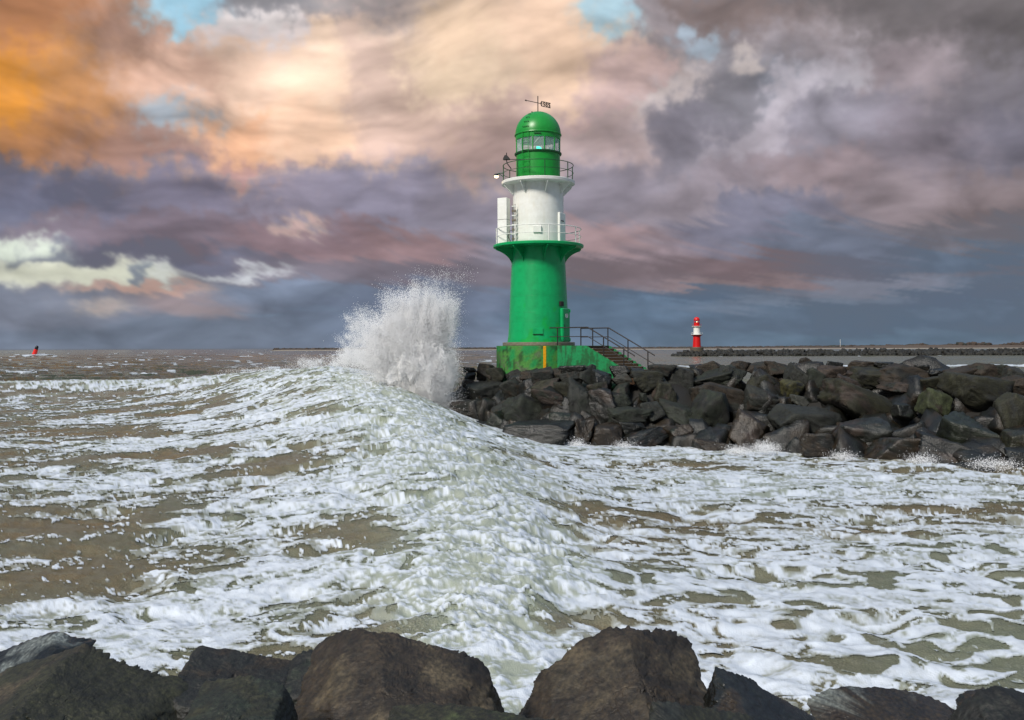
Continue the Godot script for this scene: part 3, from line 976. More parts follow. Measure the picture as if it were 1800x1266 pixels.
# stones of the near bank: an outline in the same measure at a distance, from which planes are cut
const BANK := [
	["F1", 10.4, "-60,1176 -20,1140 40,1120 95,1106 140,1122 162,1150 150,1200 -60,1230", "dark", "foam", "black wet rock awash with foam at the far left corner", 1],
	["F2", 7.4, "-80,1215 20,1176 80,1150 128,1134 190,1152 260,1180 318,1192 350,1216 350,1290 -80,1300", "olive", "tan", "big olive brown rock with two dark hollows, bottom left corner", 0],
	["F3", 7.9, "322,1210 326,1150 344,1132 400,1142 460,1144 520,1150 560,1190 560,1240 330,1240", "dark", "brown", "dark flat topped rock with a steep left side, left of the big central rock", 0],
	["F4", 7.9, "496,1160 520,1138 545,1132 590,1136 610,1170 600,1230 500,1230", "dark", "green", "small dark peaked rock between the flat rock and the big central rock", 0],
	["F5", 6.9, "545,1178 600,1132 655,1111 722,1120 740,1132 826,1136 850,1152 872,1204 892,1262 880,1320 520,1320 510,1220", "brown", "tan", "biggest central rock, brown, with a peak left and a long flat top", 0],
	["F6", 6.0, "338,1208 380,1190 430,1180 500,1184 520,1220 520,1320 330,1320", "green", "olive", "greenish rock low in front of the flat topped dark rock", 0],
	["F7", 5.2, "640,1300 690,1252 760,1246 800,1237 850,1245 960,1243 1010,1246 1036,1272 1040,1320 640,1320", "olive", "algae", "mossy green rock along the bottom edge, in the middle", 0],
	["F8", 7.6, "903,1248 922,1196 950,1166 1010,1130 1060,1112 1082,1100 1122,1103 1170,1124 1215,1152 1250,1180 1246,1225 1200,1262 1080,1290 930,1280", "brown", "tan", "big smooth red brown slab tilted up beside the breaking wave", 0],
	["F9", 5.6, "1120,1290 1130,1240 1146,1219 1180,1226 1230,1250 1300,1258 1350,1290 1350,1330 1120,1330", "olive", "grey", "olive rock with a rounded knob in front of the tilted slab", 0],
	["F10", 6.8, "1222,1262 1250,1185 1266,1174 1300,1184 1360,1212 1420,1246 1470,1300 1460,1330 1230,1330", "dark", "brown", "black wedge rock with a sharp ridge right of the tilted slab", 1],
	["F11", 8.6, "1410,1244 1450,1226 1530,1212 1600,1214 1660,1232 1710,1262 1700,1320 1420,1320", "brown", "foam", "low wet brown rock with white water trickles, right", 1],
	["F12", 8.9, "1676,1222 1694,1208 1730,1204 1750,1220 1750,1260 1690,1262", "brown", "dark", "small brown rock peeping out behind the black corner rock", 1],
	["F13", 6.2, "1660,1290 1690,1240 1722,1212 1760,1198 1810,1212 1860,1250 1880,1320 1650,1330", "dark", "dark", "black rock with a rounded peak, bottom right corner", 0],
]

func build_bank() -> void:
	var b := MB.new()
	var pts := [[-9.6, -1.2], [-7.6, 0.3], [-6.2, 1.3], [-4.6, 2.0], [-3.0, 2.7], [2.0, 3.15], [30.0, 3.2]]
	for k in pts.size() - 1:
		for i in 40:
			var xa := lerpf(-40.0, 40.0, i / 40.0)
			var xb := lerpf(-40.0, 40.0, (i + 1) / 40.0)
			b.quad(Vector3(xa, pts[k][1], pts[k][0]), Vector3(xa, pts[k + 1][1], pts[k + 1][0]), Vector3(xb, pts[k + 1][1], pts[k + 1][0]), Vector3(xb, pts[k][1], pts[k][0]), Color(0.046, 0.043, 0.036))
	var g := part("bank_ground", b, M.rock, self)
	tag(g, "dark stony bank under the nearest rocks", "bank", "", "structure")
	for k in BANK.size():
		var e: Array = BANK[k]
		var d: float = e[1]
		var m := d / 1600.0
		var poly := PackedVector2Array()
		for s in (e[2] as String).split(" "):
			var q := s.split_floats(",")
			poly.append(Vector2((q[0] - 900.0) * m, EYE.y + (612.0 - q[1]) * m))
		var hull := Geometry2D.convex_hull(poly)
		var mid := Vector2.ZERO
		for i in hull.size() - 1:
			mid += hull[i]
		mid /= hull.size() - 1
		var lo := hull[0]
		var hi := hull[0]
		for p in hull:
			lo = lo.min(p); hi = hi.max(p)
		var rng := RandomNumberGenerator.new()
		rng.seed = 300 + k
		var planes := []
		var depth := (hi.x - lo.x + hi.y - lo.y) * 0.30
		for i in hull.size() - 1:
			var ed := hull[i + 1] - hull[i]
			if ed.length() < 0.01:
				continue
			var nn := Vector2(ed.y, -ed.x).normalized()
			if nn.dot(hull[i] - mid) < 0:
				nn = -nn
			var tilt := rng.randf_range(-0.22, 0.10)
			if nn.y > 0.5:
				tilt = rng.randf_range(0.12, 0.5)   # tops slope down towards the viewer
			var n3 := Vector3(nn.x, nn.y, tilt).normalized()
			var at := hull[i] - mid
			planes.append([n3, 1.03 * maxf(0.04, n3.dot(Vector3(at.x, at.y, -0.7 * depth if tilt > 0.0 else 0.4 * depth)))])
		planes.append([Vector3(rng.randf_range(-0.3, 0.3), rng.randf_range(0.25, 0.6), 1).normalized(), depth * 0.72])
		planes.append([Vector3(rng.randf_range(-0.6, 0.0), rng.randf_range(-0.3, 0.2), 1).normalized(), depth * 0.85])
		planes.append([Vector3(rng.randf_range(0.1, 0.7), rng.randf_range(-0.3, 0.3), 1).normalized(), depth * 0.9])
		planes.append([Vector3(rng.randf_range(-0.3, 0.3), 0.1, -1).normalized(), depth * 0.9])
		for j in 4:
			var v := Vector3(rng.randf_range(-1.0, 1.0), rng.randf_range(0.0, 0.9), rng.randf_range(0.35, 1.0)).normalized()
			planes.append([v, (Vector3(absf(v.x) * (hi.x - lo.x) * 0.5, absf(v.y) * (hi.y - lo.y) * 0.5, v.z * depth)).length() * rng.randf_range(0.80, 0.98)])
		var half := Vector3((hi.x - lo.x) * 0.5, (hi.y - lo.y) * 0.5, depth)
		var o := put("boulder", rock_mesh(300 + k, half, 72 if k in [1, 4, 7, 9] else 44, tint(e[3]), tint(e[4]), planes, 0.7, -0.12 if e[4] == "foam" else 0.0), M.near_wet_rock if e[6] else M.near_rock)
		o.position = Vector3(mid.x, mid.y, -d + 0.7 * depth) - Vector3(0, 0.07, 0)   # the outline is that of its far edge
		tag(o, e[5], "boulder", "rocks of the near bank")

# ------------------------------------------------------------------ lighthouses
func ring_pts(r: float, y: float, segs := 64) -> Array:
	var a := []
	for i in segs:
		a.append(Vector3(sin(TAU * i / segs) * r, y, cos(TAU * i / segs) * r))
	return a

func polar(deg: float, r: float, y: float) -> Vector3:
	return Vector3(sin(deg_to_rad(deg)) * r, y, cos(deg_to_rad(deg)) * r)

func facing(deg: float) -> Basis:   # x runs along the wall, z points out
	return Basis(Vector3.UP, deg_to_rad(deg))

func railing(root: Node3D, r: float, y: float, hgt: float, posts: Array, mat: Material, pr: float) -> void:
	var rail := MB.new()
	rail.tube(ring_pts(r, y + hgt), pr, 8, true)
	var top := part("handrail", rail, mat, root)
	var mid := MB.new()
	mid.tube(ring_pts(r, y + hgt * 0.52), pr * 0.7, 8, true)
	part("middle_rail", mid, mat, top)
	for a in posts:
		var p := MB.new()
		p.tube([polar(a, r, y), polar(a, r, y + hgt)], pr * 1.15, 8)
		part("railing_post", p, mat, root)

# o: height of the platform above the root; body: main colour; far: leave out what cannot be seen from afar
func lighthouse(root: Node3D, o: float, body: Material, top: Material, dark: Material, deck_mat: Material, far: bool, turn: float) -> void:
	var segs := 48 if far else 96
	# plinth
	var b := MB.new()
	b.lathe([Vector2(2.20, o), Vector2(2.22, o + 0.02), Vector2(2.22, o + 0.19), Vector2(2.20, o + 0.21), Vector2(1.7, o + 0.21)], segs)
	part("plinth_ring", b, M.steel, root)
	# shaft, bottom to top with stains
	b = MB.new()
	var rows := 46
	for j in rows + 1:
		var f := float(j) / rows
		var y := lerpf(o + 0.2, o + 5.98, f)
		var r := lerpf(1.88, 1.61, f) + (0.06 * pow(maxf(0.0, 1.0 - f * 9.0), 2.0))
		for i in segs + 1:
			var a := TAU * i / segs
			var e := Vector3(sin(a), 0, cos(a))
			var col := Color.WHITE
			if not far:
				var st := sst(0.05, 0.3, n_patch.get_noise_3d(sin(a) * 2.2, y * 0.9, cos(a) * 2.2) - 0.28 * (y - o - 0.4) + 0.22)   # algae
				var st2 := sst(0.1, 0.45, n_rock.get_noise_3d(sin(a) * 5.0, y * 0.35, cos(a) * 5.0))
				col = Color(1, 1, 1).lerp(Color(5.0, 1.02, 0.12), st * 0.55).lerp(Color(0.8, 0.86, 0.9), st2 * 0.5)
			b.vert(e * r + Vector3(0, y, 0), (e + Vector3(0, 0.047, 0)).normalized(), col)
	for j in rows:
		for i in segs:
			var q := j * (segs + 1) + i
			b.tri(q, q + 1, q + segs + 2); b.tri(q, q + segs + 2, q + segs + 1)
	var shaft := part("shaft", b, body, root)
	if not far:
		for y in [1.48, 2.0, 3.0, 4.9]:
			var w := MB.new()
			var f: float = (y - 0.2) / 5.78
			w.tube(ring_pts(lerpf(1.88, 1.61, f) - 0.004, o + y, 96), 0.012, 6, true)
			part("weld_seam", w, body, shaft)
	# lower gallery
	b = MB.new()
	b.lathe([Vector2(1.5, o + 5.97), Vector2(2.70, o + 5.99), Vector2(2.77, o + 6.02), Vector2(2.78, o + 6.14), Vector2(2.75, o + 6.17), Vector2(1.4, o + 6.17)], segs)
	part("gallery_deck", b, deck_mat, root)
	for k in 8:
		var a := 10.0 + 45.0 * k + turn
		var br := MB.new()
		var poly := PackedVector2Array()
		poly.append(Vector2(1.55, 5.98)); poly.append(Vector2(2.70, 5.98)); poly.append(Vector2(2.70, 5.90))
		for s in 9:
			var u := s / 8.0
			poly.append(Vector2(lerpf(2.62, 1.60, u) - 0.20 * sin(PI * u), lerpf(5.88, 4.95, pow(u, 1.25))))
		var e := polar(a, 1.0, 0.0)
		br.plate(poly, Vector3(0, o, 0), e, Vector3.UP, 0.05)
		# a flange along the curved edge
		var fl := []
		for s in 9:
			var u := s / 8.0
			fl.append(e * (lerpf(2.62, 1.60, u) - 0.20 * sin(PI * u)) + Vector3(0, o + lerpf(5.88, 4.95, pow(u, 1.25)) - 0.01, 0))
		br.tube(fl, 0.04, 6)
		part("bracket", br, body, root)
	railing(root, 2.62, o + 6.17, 0.96, range(8).map(func(k): return 12.0 + 45.0 * k + turn), M.white, 0.026)
	# white storey
	b = MB.new()
	for j in 41:
		var y := lerpf(o + 6.15, o + 9.88, j / 40.0)
		for i in segs + 1:
			var a := TAU * i / segs
			var e := Vector3(sin(a), 0, cos(a))
			var col := Color.WHITE
			if not far:
				var r1 := n_rock.get_noise_3d(sin(a) * 7.0, y * 0.22, cos(a) * 7.0)
				var r2 := n_patch.get_noise_3d(sin(a) * 2.0, y * 1.1, cos(a) * 2.0)
				col = Color.WHITE.lerp(Color(0.86, 0.76, 0.60), 0.25 * sst(0.2, 0.45, r1 + 0.3 * r2)).lerp(Color(0.93, 0.95, 0.95), 0.5 * sst(0.0, 0.3, r2))
			b.vert(e * lerpf(1.57, 1.55, j / 40.0) + Vector3(0, y, 0), e, col)
	for j in 40:
		for i in segs:
			var q := j * (segs + 1) + i
			b.tri(q, q + 1, q + segs + 2); b.tri(q, q + segs + 2, q + segs + 1)
	part("white_storey", b, M.white, root)
	b = MB.new()
	b.lathe([Vector2(1.5, o + 9.85), Vector2(2.18, o + 9.86), Vector2(2.24, o + 9.89), Vector2(2.26, o + 10.04), Vector2(2.22, o + 10.07), Vector2(1.2, o + 10.07)], segs)
	part("upper_gallery_deck", b, M.white, root)
	for k in 8:
		var e := polar(-31.0 + 45.0 * k + turn, 1.0, 0.0)
		var br := MB.new()
		br.plate(PackedVector2Array([Vector2(1.5, 9.87), Vector2(2.16, 9.87), Vector2(2.16, 9.80), Vector2(1.62, 9.28), Vector2(1.5, 9.28)]), Vector3(0, o, 0), e, Vector3.UP, 0.045)
		br.tube([e * 2.15 + Vector3(0, o + 9.80, 0), e * 1.60 + Vector3(0, o + 9.26, 0)], 0.04, 6)
		part("upper_bracket", br, M.white, root)
	railing(root, 2.16, o + 10.07, 0.98, range(8).map(func(k): return -36.0 + 45.0 * k + turn), body if far else dark, 0.024)
	# lantern
	b = MB.new()
	b.lathe([Vector2(1.35, o + 10.05), Vector2(1.35, o + 11.72)], segs)
	var lant := part("lantern_wall", b, top, root)
	if not far:
		for a in [-68.0, -22.0, 38.0, 62.0]:
			var s := MB.new()
			s.box(polar(a, 1.352, o + 10.9), Vector3(0.05, 1.62, 0.012), facing(a))
			part("lantern_wall_seam", s, top, lant)
	b = MB.new()
	b.lathe([Vector2(1.33, o + 11.68), Vector2(1.43, o + 11.71), Vector2(1.45, o + 11.74), Vector2(1.45, o + 11.80), Vector2(1.40, o + 11.82), Vector2(1.25, o + 11.82)], segs)
	part("window_ledge", b, dark, root)
	for k in 12:
		var a := -15.0 + 30.0 * k
		var mu := MB.new()
		mu.box(polar(a, 1.36, o + 12.22), Vector3(0.065, 0.84, 0.075), facing(a), 0.012)
		part("window_mullion", mu, top, root)
		if not far:
			var pane := MB.new()
			var h1 := polar(a + 1.6, 1.355, 0); var h2 := polar(a + 28.4, 1.355, 0)
			var c := (h1 + h2) * 0.5
			pane.box(c + Vector3(0, o + 12.22, 0), Vector3((h2 - h1).length(), 0.80, 0.012), facing(a + 15.0))
			part("window_pane", pane, M.glass, root)
	b = MB.new()
	b.lathe([Vector2(1.22, o + 12.61), Vector2(1.38, o + 12.61), Vector2(1.39, o + 12.88), Vector2(1.43, o + 12.88), Vector2(1.45, o + 12.91), Vector2(1.44, o + 12.97), Vector2(1.40, o + 12.98)], segs)
	part("eaves_band", b, top, root)
	b = MB.new()
	var prof := []
	for s in 25:
		var u := s / 24.0 * PI / 2
		prof.append(Vector2(1.405 * cos(u), o + 12.97 + 1.41 * sin(u)))
	var base := 0
	for s in prof.size():
		for i in segs + 1:
			var a := TAU * i / segs
			var u := s / 24.0 * PI / 2
			b.vert(Vector3(sin(a) * prof[s].x, prof[s].y, cos(a) * prof[s].x), Vector3(sin(a) * cos(u), sin(u), cos(a) * cos(u)))
	for s in prof.size() - 1:
		for i in segs:
			var q := s * (segs + 1) + i
			b.tri(q, q + 1, q + segs + 2); b.tri(q, q + segs + 2, q + segs + 1)
	var dome := part("dome", b, top, root)
	# the lamp inside
	b = MB.new()
	b.lathe([Vector2(0.0, o + 11.82), Vector2(0.34, o + 11.82), Vector2(0.34, o + 11.92), Vector2(0.12, o + 11.94)], 24)
	var stand := part("lamp_stand", b, M.steel, root)
	b = MB.new()
	b.lathe([Vector2(0.10, o + 11.95), Vector2(0.19, o + 12.0), Vector2(0.22, o + 12.1), Vector2(0.19, o + 12.2), Vector2(0.10, o + 12.25), Vector2(0.0, o + 12.26)], 24)
	part("beacon_lamp", b, M.beacon if not far else M.bulb, stand)
	if far:
		return
	var gl := OmniLight3D.new()
	gl.name = "beacon_light"
	gl.light_color = Color(0.2, 1.0, 0.8)
	gl.light_energy = 0.05
	gl.light_size = 0.2
	gl.omni_range = 30.0
	gl.omni_attenuation = 2.0
	gl.shadow_enabled = true
	gl.position = Vector3(0, o + 12.1, 0)
	root.add_child(gl, true)
	for k in 6:
		var a := -25.0 + 60.0 * k
		var st := MB.new()
		st.tube([polar(a, 1.28, o + 11.84), polar(a + 28.0, 1.24, o + 12.60)], 0.018, 6)
		part("lantern_brace", st, M.white, root)
		var bx := MB.new()
		bx.box(polar(a + 8.0, 1.02, o + 11.93), Vector3(0.34, 0.20, 0.12), facing(a + 8.0), 0.02)
		part("lantern_fitting", bx, M.white, root)
	# floor and ceiling of the lantern
	b = MB.new()
	b.lathe([Vector2(0.0, o + 11.70), Vector2(1.30, o + 11.70)], 48)
	b.lathe([Vector2(1.25, o + 11.815), Vector2(0.0, o + 11.815)], 48)
	part("lantern_floor", b, M.lantern_green, root)
	# a plate in the eaves, ladder and rungs up the dome
	b = MB.new()
	b.box(polar(-3.0, 1.41, o + 12.77), Vector3(0.42, 0.07, 0.05), facing(-3.0), 0.01)
	part("eaves_vent", b, M.dark_green, root)
	var lad := MB.new()
	for s in [-1.0, 1.0]:
		lad.tube([polar(-33.0 + s * 8.0, 1.50, o + 10.1), polar(-33.0 + s * 8.0, 1.50, o + 12.95)], 0.02, 6)
	var ladder := part("ladder", lad, M.lantern_green, root)
	for k in 9:
		var rg := MB.new()
		rg.tube([polar(-41.0, 1.50, o + 10.35 + 0.29 * k), polar(-25.0, 1.50, o + 10.35 + 0.29 * k)], 0.014, 6)
		part("ladder_rung", rg, M.lantern_green, ladder)
	for k in 5:
		var u := deg_to_rad(10.0 + 13.0 * k)
		var e1 := polar(-42.0 + 1.5 * k, cos(u) * 1.47, o + 12.97 + sin(u) * 1.47)
		var e2 := polar(-25.0 - 1.5 * k, cos(u) * 1.47, o + 12.97 + sin(u) * 1.47)
		var i1 := polar(-42.0 + 1.5 * k, cos(u) * 1.39, o + 12.97 + sin(u) * 1.39)
		var i2 := polar(-25.0 - 1.5 * k, cos(u) * 1.39, o + 12.97 + sin(u) * 1.39)
		var rg := MB.new()
		rg.tube([i1, e1, e2, i2], 0.016, 6)
		part("dome_rung", rg, M.dark_green, dome)
	# weather vane
	b = MB.new()
	b.tube([Vector3(0, o + 14.33, 0), Vector3(0, o + 15.36, 0)], 0.028, 8)
	var mast := part("weather_vane_mast", b, M.black, root)
	var vd := Vector3(0.78, 0.0, -0.62)
	var vc := Vector3(0, o + 14.94, 0)
	b = MB.new()
	b.tube([vc - vd * 0.98, vc + vd * 0.30], 0.02, 6)
	b.plate(PackedVector2Array([Vector2(-1.06, 0), Vector2(-0.93, 0.06), Vector2(-0.93, -0.06)]), vc, vd, Vector3.UP, 0.02)
	for s in [-1.0, 1.0]:
		b.tube([vc + vd * 0.20, vc + vd * 0.30 + Vector3.UP * 0.15 * s, vc + vd * 1.02 + Vector3.UP * 0.15 * s], 0.017, 6)
	b.tube([vc + vd * 1.02 + Vector3.UP * 0.15, vc + vd * 0.92, vc + vd * 1.02 - Vector3.UP * 0.15], 0.02, 6)
	var vane := part("weather_vane", b, M.black, mast)
	var tm := TextMesh.new()
	tm.text = "1985"
	var font := SystemFont.new()
	font.font_names = PackedStringArray(["Droid Sans"])
	font.font_weight = 700
	tm.font = font
	tm.font_size = 32
	tm.pixel_size = 0.0118
	tm.depth = 0.02
	var num := put("vane_year", tm, M.black, root)
	num.position = vc + vd * 0.62
	num.basis = Basis(vd, Vector3.UP, vd.cross(Vector3.UP))
	# two lamps on the upper gallery
	b = MB.new()
	b.tube([polar(-50.0, 2.16, o + 10.62), polar(-54.0, 2.35, o + 10.95), polar(-58.0, 2.30, o + 11.22)], 0.03, 8)
	b.tube([polar(-20.0, 2.10, o + 11.05), polar(-50.0, 2.05, o + 11.20), polar(-58.0, 2.30, o + 11.22)], 0.022, 8)
	var arm := part("floodlight_arm", b, M.black, root)
	b = MB.new()
	b.plate(PackedVector2Array([Vector2(-0.20, -0.10), Vector2(0.20, -0.10), Vector2(0.16, 0.02), Vector2(0.06, 0.14), Vector2(-0.08, 0.16), Vector2(-0.16, 0.02)]), polar(-58.0, 2.28, o + 11.30), Vector3(1, 0, 0.2).normalized(), Vector3.UP, 0.30)
	b.tube([polar(-58.0, 2.28, o + 11.44), polar(-58.0, 2.28, o + 11.62)], 0.03, 6)
	part("floodlight", b, M.black, arm)
	b = MB.new()
	var la := polar(-80.0, 2.60, o + 10.36)
	b.tube([polar(-78.0, 2.15, o + 10.55), polar(-79.0, 2.45, o + 10.52), la + Vector3(0, 0.12, 0)], 0.025, 8)
	b.tube([polar(-78.0, 2.15, o + 10.30), polar(-79.0, 2.45, o + 10.50)], 0.02, 8)
	var larm := part("lamp_arm", b, M.dark_green, root)
	b = MB.new()
	b.lathe([Vector2(0.17, 0.0), Vector2(0.16, 0.07), Vector2(0.09, 0.13), Vector2(0.0, 0.15)], 20)
	var hood := part("lamp_hood", b, M.black, larm)
	hood.position = la
	b = MB.new()
	b.lathe([Vector2(0.0, -0.12), Vector2(0.08, -0.10), Vector2(0.13, -0.04), Vector2(0.14, 0.02), Vector2(0.0, 0.03)], 20)
	var bu := part("lamp_bulb", b, M.bulb, larm)
	bu.position = la
	var ol := OmniLight3D.new()
	ol.name = "gallery_lamp_light"
	ol.light_color = Color(1.0, 0.86, 0.66)
	ol.light_energy = 0.05
	ol.light_size = 0.13
	ol.omni_range = 30.0
	ol.omni_attenuation = 2.0
	ol.shadow_enabled = true
	ol.position = la + Vector3(0, -0.05, 0)
	root.add_child(ol, true)
	# tall white cabinet on the lower gallery, with a cable rack between it and the wall
	var ca := -72.0
	var cb := facing(-25.0)
	var cp := polar(ca, 2.22, o + 6.17 + 1.40)
	b = MB.new()
	b.box(cp + Vector3(0, -0.66, 0), Vector3(0.62, 1.46, 0.52), cb, 0.015)
	b.box(cp + Vector3(0, 0.735, 0), Vector3(0.62, 1.31, 0.52), cb, 0.015)
	var cab := part("equipment_cabinet", b, M.white, root)
	b = MB.new()
	b.box(cp + Vector3(0, 0.075, 0), Vector3(0.60, 0.03, 0.50), cb)
	part("cabinet_joint", b, M.iron, cab)
	b = MB.new()
	for s in [0.0, 0.16]:
		var p := polar(ca + 10.0, 1.80, o + 6.2) + Vector3(s, 0, 0.25)
		b.tube([p, p + Vector3(0, 2.35, 0)], 0.022, 6)
	var rack := part("cable_rack", b, M.steel, cab)
	for k in 8:
		var p := polar(ca + 10.0, 1.80, o + 6.45 + 0.28 * k) + Vector3(0.08, 0, 0.25)
		var cl := MB.new()
		cl.box(p, Vector3(0.26, 0.07 if k % 2 else 0.13, 0.08), Basis(), 0.01)
		part("cable_clamp", cl, M.white if k % 2 else M.steel, rack)
	b = MB.new()
	b.tube([polar(-68.0, 1.8, o + 6.25) + Vector3(0, 0, 0.3), polar(-72.0, 1.95, o + 6.6) + Vector3(0, 0, 0.3), polar(-68.0, 1.9, o + 6.95) + Vector3(0, 0, 0.3), polar(-60.0, 1.7, o + 7.0)], 0.018, 6)
	part("cable", b, M.iron, cab)
	# box and door on the white storey
	b = MB.new()
	b.box(polar(-4.0, 1.60, o + 6.98), Vector3(0.50, 0.40, 0.14), facing(-4.0), 0.02)
	part("wall_box", b, M.white, root)
	var da := 62.0
	b = MB.new()
	b.box(polar(da, 1.58, o + 7.12), Vector3(0.82, 1.86, 0.16), facing(da), 0.03)
	var gd := part("gallery_door", b, M.white, root)
	b = MB.new()
	b.box(polar(da - 3.0, 1.68, o + 7.55), Vector3(0.30, 0.05, 0.08), facing(da), 0.01)
	part("door_handle", b, M.black, gd)
	b = MB.new()
	b.box(polar(da - 8.0, 1.62, o + 7.92), Vector3(0.05, 0.22, 0.06), facing(da), 0.01)
	b.box(polar(da + 12.0, 1.66, o + 7.7), Vector3(0.05, 0.22, 0.06), facing(da), 0.01)
	part("door_hinge", b, M.black, gd)
	# entrance door over the stairs, its sign, the box above and a hatch
	da = 58.0
	b = MB.new()
	var db := facing(da)
	b.box(polar(da, 1.84, o + 1.24), Vector3(0.92, 2.02, 0.22), db, 0.05)
	var door := part("entrance_door", b, M.green, root)
	b = MB.new()
	b.box(polar(da, 1.955, o + 1.20), Vector3(0.74, 1.78, 0.02), db, 0.008)
	part("door_leaf", b, M.green, door)
	b = MB.new()
	b.box(polar(da, 1.972, o + 1.80), Vector3(0.30, 0.24, 0.014), db)
	var sign := part("door_sign", b, M.white, door)
	for k in 3:
		var ln := MB.new()
		ln.box(polar(da, 1.981, o + 1.875 - 0.07 * k) + db * Vector3(-0.02 * k, 0, 0), Vector3(0.24 - 0.04 * k, 0.018, 0.004), db)
		part("sign_line", ln, M.black, sign)
	b = MB.new()
	b.tube([polar(da, 1.99, o + 1.05) + db * Vector3(-0.28, 0, 0), polar(da, 1.99, o + 1.25) + db * Vector3(-0.28, 0, 0)], 0.018, 6)
	part("door_handle", b, M.black, door)
	for y in [0.35, 2.1]:
		b = MB.new()
		b.tube([polar(da, 1.97, o + y) + db * Vector3(0.42, -0.09, 0), polar(da, 1.97, o + y) + db * Vector3(0.42, 0.09, 0)], 0.03, 8)
		part("door_hinge", b, M.green, door)
	b = MB.new()
	b.box(polar(47.0, 1.83, o + 2.52), Vector3(0.30, 0.28, 0.16), facing(47.0), 0.02)
	part("meter_box", b, M.iron, root)
	b = MB.new()
	var hb := facing(-3.0)
	b.box(polar(-3.0, 1.85, o + 0.86), Vector3(0.62, 0.34, 0.05), hb, 0.015)
	var hatch := part("hatch_cover", b, M.green, root)
	b = MB.new()
	b.box(polar(-3.0, 1.89, o + 0.68), Vector3(0.62, 0.035, 0.10), hb, 0.01)
	part("hatch_shadow_strip", b, M.dark_green, hatch)  # dark green strip that paints the shadow along the bottom of the hatch

